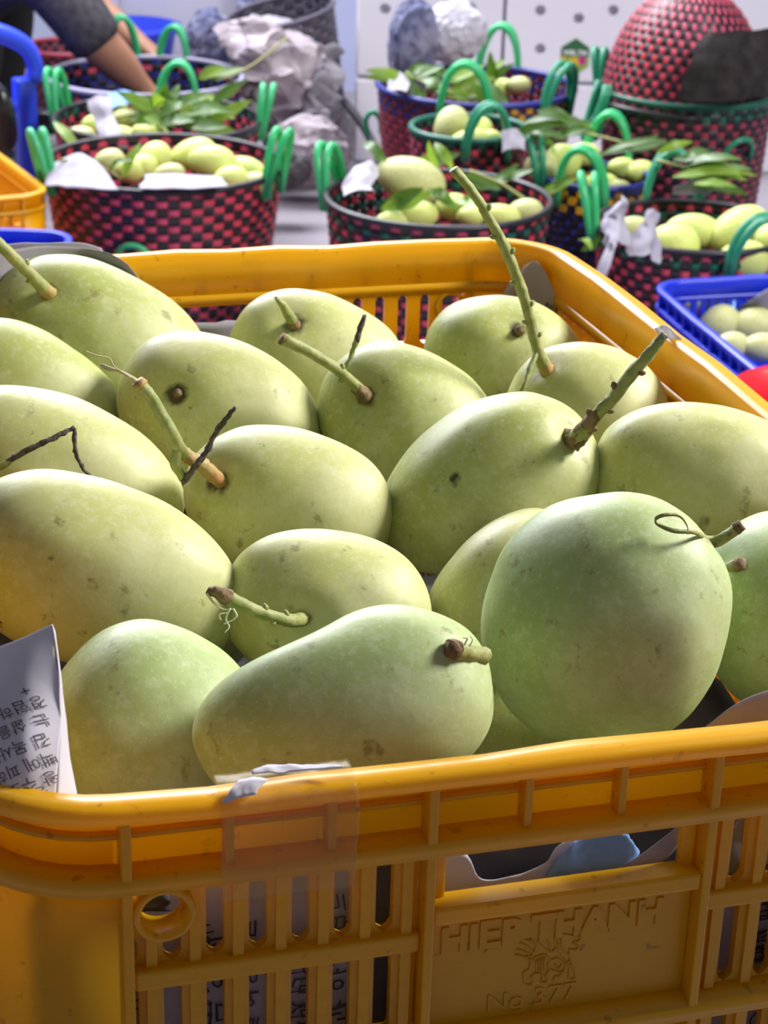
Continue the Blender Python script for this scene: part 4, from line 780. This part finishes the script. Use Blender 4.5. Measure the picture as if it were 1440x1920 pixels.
news('newspaper_sheet', 'lilac newspaper twist at the left edge of the right basket', [[(1222, 394, -.06), (1230, 394, -.06), (1236, 402, -.04)], [(1198, 430, -.07), (1216, 424, -.09), (1230, 438, -.05)], [(1180, 455, -.07), (1210, 452, -.11), (1232, 466, -.06)], [(1178, 482, -.10), (1210, 478, -.12), (1236, 490, -.08)]], M['paper'], 3.08, .012, 18, 37)
news('newspaper_sheet', 'pale newspaper strip hanging down to the yellow rim', [[(1142, 452, 0), (1158, 448, 0)], [(1125, 490, -.02), (1148, 488, -.02)], [(1115, 525, -.04), (1135, 525, -.04)]], M['paper_w'], 3.12, .003, 16, 38)
news('newspaper_sheet', 'white newspaper between the small basket and the navy flowered one', [[(945, 250, 0), (965, 245, 0), (985, 262, 0)], [(935, 285, -.03), (960, 280, -.03), (985, 285, -.03)]], M['paper'], 3.52, .008, 16, 39)
news('newspaper_sheet', 'white newspaper lining the left of the tall navy rimmed basket', [[(735, 140, -.1), (752, 132, -.1), (768, 150, -.1)], [(725, 168, -.15), (750, 170, -.17), (765, 172, -.17)]], M['paper'], 4.02, .006, 14, 40)
news('newspaper_sheet', 'blue printed bag edge behind the handle of the right basket', [[(1265, 352, 0), (1300, 338, 0), (1335, 328, 0)], [(1262, 365, 0), (1300, 364, 0), (1335, 362, 0)]], M['paper_n'], 3.34, .004, 14, 41)
# big slumped basket of waste newspaper by the wall
def crumple_ball(name, px, py, rx, ry, bd, m, label, seed, amp=.28, cat='newspaper'):
    c = atb(px, py, bd); d = depth(c)/F; bm = bmesh.new(); bmesh.ops.create_icosphere(bm, subdivisions=4, radius=1)
    for v in bm.verts:
        q = v.co*1.9+Vector((seed*3.3, 0, 0)); n = 1-abs(noise.noise(q))*2; n2 = 1-abs(noise.noise(q*2.3))*2; k = 1+amp*(n*.6+n2*.35-.3)
        p = v.co*k; v.co = (RT*(p.x*rx*d)+Vector((0, 0, 1))*(p.y*ry*d)+WN*(p.z*min(rx, ry)*d*.8))
    o = bm_obj(name, bm, m, None, False); o.location = c; tag(o, label, cat); return o
BW = basket('waste_basket', 562, 205, 98, 4.76, 'dark slumped basket stuffed with waste newspaper by the wall', [M['grime']], M['grime2'], M['grime2'], [], hgt=.34, taper=.75, n=30, group='waste paper')
BW[0].location.z = .02; BW[0].rotation_euler = (.10, -.20, YAW); BW[0].location.x += .02
news('newspaper_sheet', 'big pinkish crumpled newspaper hanging over the waste basket', [[(405, 60, 0), (440, 30, 0), (500, 50, .05), (560, 75, .05)], [(440, 90, -.10), (480, 80, -.10), (545, 70, -.05), (598, 95, 0)], [(440, 140, -.10), (500, 150, -.14), (560, 140, -.10), (590, 140, -.04)], [(465, 195, -.10), (510, 200, -.14), (555, 190, -.12), (580, 165, -.08)], [(480, 240, -.08), (510, 250, -.10), (540, 235, -.10), (560, 205, -.08)]], M['paper_p'], 4.58, .036, 15, 42, 30, 30)
news('newspaper_sheet', 'grey newspaper hanging down the right side of the waste basket', [[(575, 95, .0), (605, 90, .02), (640, 110, .06)], [(560, 150, -.10), (600, 150, -.10), (642, 160, .0)], [(545, 215, -.12), (590, 220, -.14), (640, 215, -.03)], [(520, 275, -.12), (570, 280, -.14), (615, 270, -.06)]], M['paper_g'], 4.62, .030, 15, 44, 22, 26)
news('newspaper_sheet', 'lilac newspaper ridge on top of the waste basket', [[(470, 35, .1), (530, 30, .1), (590, 50, .1), (625, 90, .1)], [(480, 60, .02), (540, 65, .02), (590, 85, .02), (620, 130, .02)]], M['paper'], 4.66, .028, 15, 43, 22, 12)
crumple_ball('crumpled_newspaper', 575, 285, 72, 62, 4.35, M['paper_p'], 'pinkish grey crumpled newspaper on the floor under the waste basket', 3)
crumple_ball('crumpled_newspaper', 520, 318, 60, 36, 4.15, M['paper_d'], 'dark crumpled paper on the floor behind the nearest left basket', 5)
crumple_ball('crumpled_newspaper', 632, 250, 34, 66, 4.62, M['paper_g'], 'upright wad of grey paper between the waste basket and the foam boxes', 6)
crumple_ball('crumpled_newspaper', 395, 78, 44, 58, 4.95, M['paper_n'], 'navy printed newspaper bundle behind the navy basket', 7)
crumple_ball('crumpled_newspaper', 505, 8, 58, 40, 5.0, M['paper_n'], 'bluish newspaper bundle at the top of the waste basket', 8)
crumple_ball('crumpled_newspaper', 775, 82, 46, 82, 4.10, M['paper_n'], 'dark navy crumpled newspaper standing in the tall basket', 9, .2)
crumple_ball('crumpled_newspaper', 852, 60, 58, 56, 4.16, M['paper_w'], 'white crumpled newspaper standing in the tall basket', 10, .22)
for i, (pts, r) in enumerate([([(645, 190, .0), (680, 235, -.1), (715, 300, -.25)], .010)]):
    tag(tube('black_strap', [atb(x, y, 4.5+dz) for x, y, dz in pts], r, M['bag']), 'black strap running down beside the foam boxes', 'strap')
tag(tube('blue_loop', [atb(x, y, 4.2) for x, y in ((690, 255), (686, 225), (698, 210), (712, 222), (715, 250))], .006, M['teal']), 'thin teal loop beside the tall crimson basket', 'cord')

# ------------------------------------------------------------------ foam boxes with vent holes
def foam_box(a0, a1, b0, z0, z1, holes, label):
    w_, h_, dp = a1-a0-.006, z1-z0-.004, .40; bm = bmesh.new(); cube_bm(bm, -w_/2, w_/2, 0, dp, 0, h_); bevel(bm, .008, 3)
    o = bm_obj('foam_box', bm, M['foam'], None, False)
    cut = bmesh.new()
    for hx, hz in holes: bmesh.ops.create_cone(cut, cap_ends=True, segments=24, radius1=.013, radius2=.013, depth=.06, matrix=Matrix.Translation((hx-(a0+a1)/2, 0, hz-z0)) @ Matrix.Rotation(PI/2, 4, 'X'))
    if holes:
        co = bm_obj('cutter', cut, M['foam']); md = o.modifiers.new('holes', 'BOOLEAN'); md.object = co; md.operation = 'DIFFERENCE'; md.solver = 'EXACT'
        dg = bpy.context.evaluated_depsgraph_get(); me = bpy.data.meshes.new_from_object(o.evaluated_get(dg)); o.modifiers.clear(); o.data = me; bpy.data.objects.remove(co)
    else: cut.free()
    p = cw((a0+a1)/2, b0, z0); o.location = p; o.rotation_euler = (0, 0, YAW); tag(o, label, 'foam box', 'white foam boxes'); return o
FB = 4.72
def ab(px, py, b=FB): p = atb(px, py, b); return (p-CAM).dot(WDIR), p.z
aL = ab(664, 150)[0]; aM = ab(940, 150)[0]; aR = aM+(aM-aL)*1.05; zS = ab(900, 150)[1]
H1 = [ab(722, 17), ab(883, 15)]; H2 = [ab(1013, 20), ab(1085, 35), ab(1013, 92), ab(1150, 20)]
foam_box(aL, aM, FB, zS, zS+.34, H1, 'white foam box with two round holes behind the tall navy rimmed basket')
foam_box(aM, aR, FB, zS, zS+.34, H2, 'white foam box with the fruit sticker, left of the tall red basket')
foam_box(aR, aR+(aM-aL), FB, zS, zS+.34, [], 'white foam box behind the upturned red basket')
for i, lab in enumerate(('white foam box on the floor below the one with two holes', 'white foam box on the floor below the fruit sticker', 'white foam box on the floor behind the tall red basket')):
    foam_box(aL+i*(aM-aL)*1.02, aL+(i+1)*(aM-aL)*1.02-.002, FB+.004*i, 0, zS-.002, [], lab)
sa, sz = ab(1078, 106); sr = .038
st = empty('fruit_sticker', cw(sa, FB-.002, sz), YAW); tag(st, 'hexagonal fruit sticker with a green band on the foam box', 'sticker')
hexp = lambda r, y: [(r*math.sin(k*PI/3), y, r*1.15*math.cos(k*PI/3)) for k in range(6)]
v = hexp(sr, 0)+hexp(sr, -.001); mesh_obj('backing', v, [(5, 4, 3, 2, 1, 0), (6, 7, 8, 9, 10, 11)]+[(k, (k+1) % 6, (k+1) % 6+6, k+6) for k in range(6)], M['lab_l'], st, False)
def poly(name, pts, y, m):
    n = len(pts); v = [(x*sr, y, z*sr) for x, z in pts]+[(x*sr, y-.0006, z*sr) for x, z in pts]
    mesh_obj(name, v, [tuple(range(n))[::-1], tuple(range(n, 2*n))]+[(k, (k+1) % n, (k+1) % n+n, k+n) for k in range(n)], m, st, False)
poly('green_band', [(-.87, .02), (.87, .02), (.87, .57), (0, 1.13), (-.87, .57)], -.0011, M['lab_g'])
circ = lambda cx, cz, r: [(cx+r*math.cos(2*PI*k/14), cz+r*1.2*math.sin(2*PI*k/14)) for k in range(14)]
poly('printed_fruit', circ(-.05, -.40, .33), -.0018, M['lab_y']); poly('printed_fruit', circ(.46, -.22, .24), -.0013, M['lab_p']); poly('printed_fruit', circ(-.74, -.12, .12), -.0013, M['lab_y'])
tm = text_mesh('WEL.TM', sr*.40, .0003, True); tm.materials.append(M['ink_w']); link_obj('printed_text', tm, st, (-sr*.74, -.0022, sr*.12), (PI/2, 0, 0))

# ------------------------------------------------------------------ crates in the background
bc = copy_tree(crate); recolour(bc, M['blue'])
for ch in [x for x in COL.objects if x.parent == bc and x.name.startswith('raised')]: bpy.data.objects.remove(ch)
p_a, p_b = atz(1214, 522, .27), atz(1425, 690, .27)
dv = (p_b-p_a); ang = math.atan2(dv.y, dv.x)+PI/2; ux, uy = Vector((math.cos(ang), math.sin(ang), 0)), Vector((-math.sin(ang), math.cos(ang), 0))
cc = p_a+ux*HX-uy*HY; bc.location = (cc.x, cc.y, 0); bc.rotation_euler = (0, 0, ang); bc['label'] = 'blue plastic crate of mangoes at the right edge'; bc['group'] = 'blue plastic crates'
for i, (px, py, a, b, g) in enumerate(((1290, 566, 20, 30, 90), (1350, 608, 40, 36, 20), (1412, 612, 48, 36, 0), (1428, 652, 40, 28, 0), (1372, 648, 34, 26, 0))):
    z = .20; p = atz(px, py, z); bg_mango(px, py, a, b, g, (p-CAM).dot(WN), ['small mango by the left wall of the blue crate', 'round mango in the middle of the blue crate', 'shaded mango at the right of the blue crate', 'front mango of the blue crate, cut by the frame', 'lower mango of the blue crate near its left wall'][i], 'mangoes in the blue crate', EGG2)
def flat(name, label, rows, z, m, seed, cr=.006):
    sh = Sheet([[atz(x, y, z+dz) for x, y, dz in r] for r in rows], cr, 16, seed); tag(sh.build(name, m, 20, 14, thick=.001), label, 'newspaper')
flat('newspaper_sheet', 'dark newspaper with a white edge lining the blue crate', [[(1262, 540, .03), (1295, 530, .04), (1340, 545, .03), (1380, 570, 0)], [(1275, 580, -.02), (1310, 580, -.03), (1350, 590, -.03), (1385, 595, -.03)]], .20, M['paper_g'], 51)
flat('newspaper_sheet', 'grey newspaper flap at the right side of the blue crate', [[(1380, 585, .0), (1415, 555, .04), (1460, 535, .05)], [(1385, 592, -.02), (1425, 590, .0), (1460, 590, .0)]], .21, M['paper_g'], 52)
flat('newspaper_sheet', 'scrap of blue paper in the blue crate', [[(1362, 566, 0), (1388, 562, 0)], [(1368, 582, 0), (1392, 580, 0)]], .21, M['paper_b'], 53)
yc = copy_tree(under[1]); p = atz(92, 360, .267); yr = YAW+.5; yx, yy = Vector((math.cos(yr), math.sin(yr), 0)), Vector((-math.sin(yr), math.cos(yr), 0)); p = p-yx*(HX-.006)+yy*(HY-.006)
yc['label'] = 'yellow crate behind the blue crate at the left edge'; yc.location = (p.x, p.y, 0); yc.rotation_euler = (0, 0, yr)
bl = copy_tree(bc); p = atz(140, 432, .267); uxl = Vector((math.cos(YAW), math.sin(YAW), 0)); uyl = Vector((-math.sin(YAW), math.cos(YAW), 0)); p = p-uxl*(HX-.002)-uyl*(HY-.002)
bl.location = (p.x, p.y, 0); bl.rotation_euler = (0, 0, YAW); bl['label'] = 'empty blue crate at the left edge behind the near crate'
# pink basin
pc = atb(1545, 738, 2.12); zb = pc.z; bs = empty('plastic_bucket', (pc.x, pc.y, 0)); tag(bs, 'tall pink bucket with a red inside at the right edge', 'bucket')
prof = [(.001, 0), (.075, 0), (.098, zb-.02), (.108, zb-.014), (.110, zb-.006), (.105, zb)]
def lathe(name, prof, m, parent, n=60):
    vs = [(r*math.cos(2*PI*k/n), r*math.sin(2*PI*k/n), z) for r, z in prof for k in range(n)]; fs = [(j*n+k, j*n+(k+1) % n, (j+1)*n+(k+1) % n, (j+1)*n+k) for j in range(len(prof)-1) for k in range(n)]
    return mesh_obj(name, vs, fs, m, parent)
lathe('outer_shell', prof, M['pink'], bs); lathe('inner_lining', [(.105, zb), (.095, zb-.006), (.090, zb-.04), (.072, .012), (.001, .010)], M['redp'], bs)
# dark sack over the front of the upturned basket
def blob(name, c, rx, ry, rz, m, label, cat, seed, amp=.08, parent=None, rot=None):
    bm = bmesh.new(); bmesh.ops.create_icosphere(bm, subdivisions=4, radius=1)
    for v in bm.verts:
        n = noise.noise(v.co*1.6+Vector((seed, 0, 0)))+.4*noise.noise(v.co*4+Vector((seed, 2, 0))); p = v.co
        e = Vector([math.copysign(abs(x)**.75, x) for x in p]); v.co = Vector((e.x*rx, e.y*ry, e.z*rz))*(1+amp*n)
    o = bm_obj(name, bm, m, parent, True); o.location = c; o.rotation_euler = rot or (0, 0, YAW)
    if parent is None: tag(o, label, cat)
    return o
news('dark_patch', 'black sack lying over the upturned red basket at right', [[(1318, 70, -.005), (1345, 62, -.02), (1385, 58, -.01), (1425, 55, .03), (1465, 55, .12)], [(1290, 110, -.03), (1330, 108, -.04), (1385, 104, -.03), (1430, 104, .02), (1468, 104, .12)], [(1276, 150, -.03), (1330, 150, -.045), (1385, 148, -.03), (1432, 146, .02), (1468, 146, .12)], [(1268, 186, -.03), (1330, 190, -.04), (1385, 186, -.02), (1432, 180, .03), (1468, 176, .12)]], M['patch'], 3.62, .006, 14, 61, 26, 20, 'cloth')  # dark sheet over the front right of the upturned basket
# ------------------------------------------------------------------ person at the left, seated low and reaching into a basket
def skin_mesh(name, chains, m, parent=None, root=0, sub=2):
    """chains: list of lists of (a, b, z, radius); shared points are merged"""
    pts, rad, edges, idx = [], [], [], {}
    for ch in chains:
        prev = None
        for a, b, z, r in ch:
            key = (round(a, 4), round(b, 4), round(z, 4))
            if key not in idx: idx[key] = len(pts); pts.append(cw(a, b, z)); rad.append(r)
            if prev is not None: edges.append((prev, idx[key]))
            prev = idx[key]
    me = bpy.data.meshes.new(name); me.from_pydata([tuple(p) for p in pts], edges, []); me.materials.append(m)
    o = bpy.data.objects.new(name, me); COL.objects.link(o); md = o.modifiers.new('skin', 'SKIN'); md.use_smooth_shade = True; md.branch_smoothing = .6
    for i, sv in enumerate(me.skin_vertices[0].data): sv.radius = (rad[i], rad[i]); sv.use_root = (i == root)
    ms = o.modifiers.new('smooth', 'SUBSURF'); ms.levels = sub; ms.render_levels = sub
    dg = bpy.context.evaluated_depsgraph_get(); nm = bpy.data.meshes.new_from_object(o.evaluated_get(dg)); o.modifiers.clear(); o.data = nm
    nm.materials.clear(); nm.materials.append(m); nm.polygons.foreach_set('use_smooth', [True]*len(nm.polygons))
    if parent: o.parent = parent
    return o
pel = (-1.25, 4.65, .24); ch = (-.90, 4.60, .48); nk = (-.81, 4.62, .605); hd = (-.78, 4.63, .70)
torso = [(*pel, .13), (-1.10, 4.65, .36, .14), (*ch, .16), (*nk, .05), (-.81, 4.63, .66, .055), (*hd, .092), (-.76, 4.63, .77, .085)]
sR, eR, wR = (-.80, 4.44, .50), (-.665, 4.38, .335), (-.570, 4.42, .225)
sL, eL, wL = (-.86, 4.79, .52), (-.79, 4.86, .36), (-.62, 4.76, .26)
armR = [(*ch, .13), (*sR, .062), (-.73, 4.41, .415, .054), (*eR, .050), (-.625, 4.40, .290, .046), (*wR, .028), (-.535, 4.45, .195, .030)]
armL = [(*ch, .13), (*sL, .062), (-.82, 4.83, .44, .050), (*eL, .043), (-.70, 4.81, .31, .040), (*wL, .028), (-.575, 4.73, .24, .030)]
legR = [(*pel, .13), (-1.20, 4.52, .24, .09), (-.93, 4.47, .36, .062), (-.97, 4.47, .20, .050), (-1.0, 4.47, .07, .036), (-.90, 4.47, .035, .030)]
legL = [(*pel, .13), (-1.20, 4.78, .24, .09), (-.95, 4.95, .36, .062), (-.98, 4.95, .20, .050), (-1.0, 4.95, .07, .036), (-.90, 4.95, .035, .030)]
fing = []
for (hx, hy, hz), wr, sg in (((-.535, 4.45, .195), wR, 1), ((-.575, 4.73, .24), wL, -1)):
    for k, (off, ln) in enumerate(((-.022, .058), (-.008, .068), (.008, .064), (.022, .050))):
        fing.append([(hx, hy, hz, .030), (hx+.022, hy+off, hz-.020, .0105), (hx+.022+ln*.45, hy+off*1.15, hz-.020-ln*.35, .0090), (hx+.022+ln*.6, hy+off*1.2, hz-.020-ln*.95, .0075)])
    fing.append([(hx, hy, hz, .030), (hx+.004, hy-.030*sg, hz-.010, .011), (hx+.026, hy-.042*sg, hz-.036, .0095), (hx+.038, hy-.038*sg, hz-.058, .008)])
person = skin_mesh('person', [torso, armR, armL, legR, legL]+fing, M['skin'])
tag(person, 'person in a dark grey T-shirt seated low, reaching one arm into the navy basket', 'person')
scale_ = lambda chn, k, add=0: [(a, b, z, r*k+add) for a, b, z, r in chn]
skin_mesh('shirt', [scale_(torso[:3], 1.0, .016)+[(-.865, 4.63, .585, .09)], scale_(armR[:3], 1.0, .018)+[(-.672, 4.385, .345, .066), (-.652, 4.39, .318, .064)], scale_(armL[:3], 1.0, .018)+[(-.81, 4.855, .395, .066), (-.800, 4.86, .380, .067)]], M['shirt'], person)
skin_mesh('trousers', [scale_([torso[0]], 1.0, .012)+scale_(legR[1:5], 1.0, .014), scale_([torso[0]], 1.0, .012)+scale_(legL[1:5], 1.0, .014)], M['trousers'], person)
skin_mesh('hair', [[(-.795, 4.63, .715, .088), (-.78, 4.63, .785, .088), (-.75, 4.63, .82, .06)]], M['hair'], person)
for e in (-1, 1):
    for nm, (a, b, z), r, mm in (('eye', (-.682, 4.63+.033*e, .725), .012, M['eye']), ('pupil', (-.672, 4.63+.033*e, .724), .006, M['hair']), ('ear', (-.785, 4.63+.092*e, .71), .018, M['skin'])):
        bm = bmesh.new(); bmesh.ops.create_icosphere(bm, subdivisions=2, radius=r); o = bm_obj(nm, bm, mm, person, True); o.location = cw(a, b, z)
tube('nose', [cw(-.695, 4.63, .735), cw(-.672, 4.63, .705), cw(-.688, 4.63, .692)], [.008, .013, .010], M['skin'], person); tube('mouth', [cw(-.695, 4.605, .665), cw(-.687, 4.63, .663), cw(-.695, 4.655, .665)], [.003, .006, .003], M['redp'], person)
for e in (4.47, 4.95):
    o = blob('shoe', cw(-.925, e, .032), .11, .042, .030, M['bag'], '', '', 2, .02, person)
# low stool under the person, blue chair with bag, blue bucket
stl = empty('low_stool', cw(-1.25, 4.65, 0), YAW); tag(stl, 'low blue stool the person sits on', 'stool')
bm = bmesh.new(); cube_bm(bm, -.15, .15, -.12, .12, .072, .088); bevel(bm, .006, 2); bm_obj('seat', bm, M['chair'], stl)
for x in (-.12, .12):
    for y in (-.09, .09): bm = bmesh.new(); cube_bm(bm, x-.018, x+.018, y-.018, y+.018, 0, .073); bm_obj('leg', bm, M['chair'], stl)
ca = (8-720)/F*4.15; chb = 4.12
chair = empty('plastic_chair', cw(ca-.20, chb, -.03), YAW+.62); chair.location.z = 0; tag(chair, 'blue plastic chair with curved armrests at the left edge', 'chair')
bm = bmesh.new(); cube_bm(bm, -.17, .17, -.15, .15, .235, .255); bevel(bm, .008, 2); bm_obj('seat', bm, M['chair'], chair)
bm = bmesh.new(); cube_bm(bm, -.195, -.175, -.15, .15, .26, .56); bevel(bm, .008, 2); bm_obj('backrest', bm, M['chair'], chair)
for y in (-.16, .16):
    pts = [Vector((-.18, y, .415)), Vector((-.06, y, .425)), Vector((.08, y, .415)), Vector((.165, y, .38)), Vector((.192, y, .335)), Vector((.185, y, .30))]
    v, f = tube_geo(catmull(pts, 6), .022, 10, True, .75); mesh_obj('armrest', v, f, M['chair'], chair)
    for x, zt in ((.165, .31), (-.17, .38)):
        bm = bmesh.new(); cube_bm(bm, x-.022, x+.022, y-.018, y+.018, 0, zt); bevel(bm, .006, 2); bm_obj('leg', bm, M['chair'], chair)
o = blob('black_bag', cw(ca-.02, chb-.24, .26), .065, .03, .085, M['bag'], 'black plastic bag hanging on the blue chair arm', 'bag', 5, .10)
bk = empty('blue_bucket', atb(245, 150, 5.55)*1.0); bk.location.z = 0; tag(bk, 'blue bucket behind the crimson and navy baskets', 'bucket')
zt = atb(245, 45, 5.55).z
lathe('bucket_shell', [(.001, .0), (.10, 0), (.13, zt-.02), (.145, zt-.012), (.145, zt), (.128, zt), (.10, .02), (.001, .015)], M['chair'], bk)
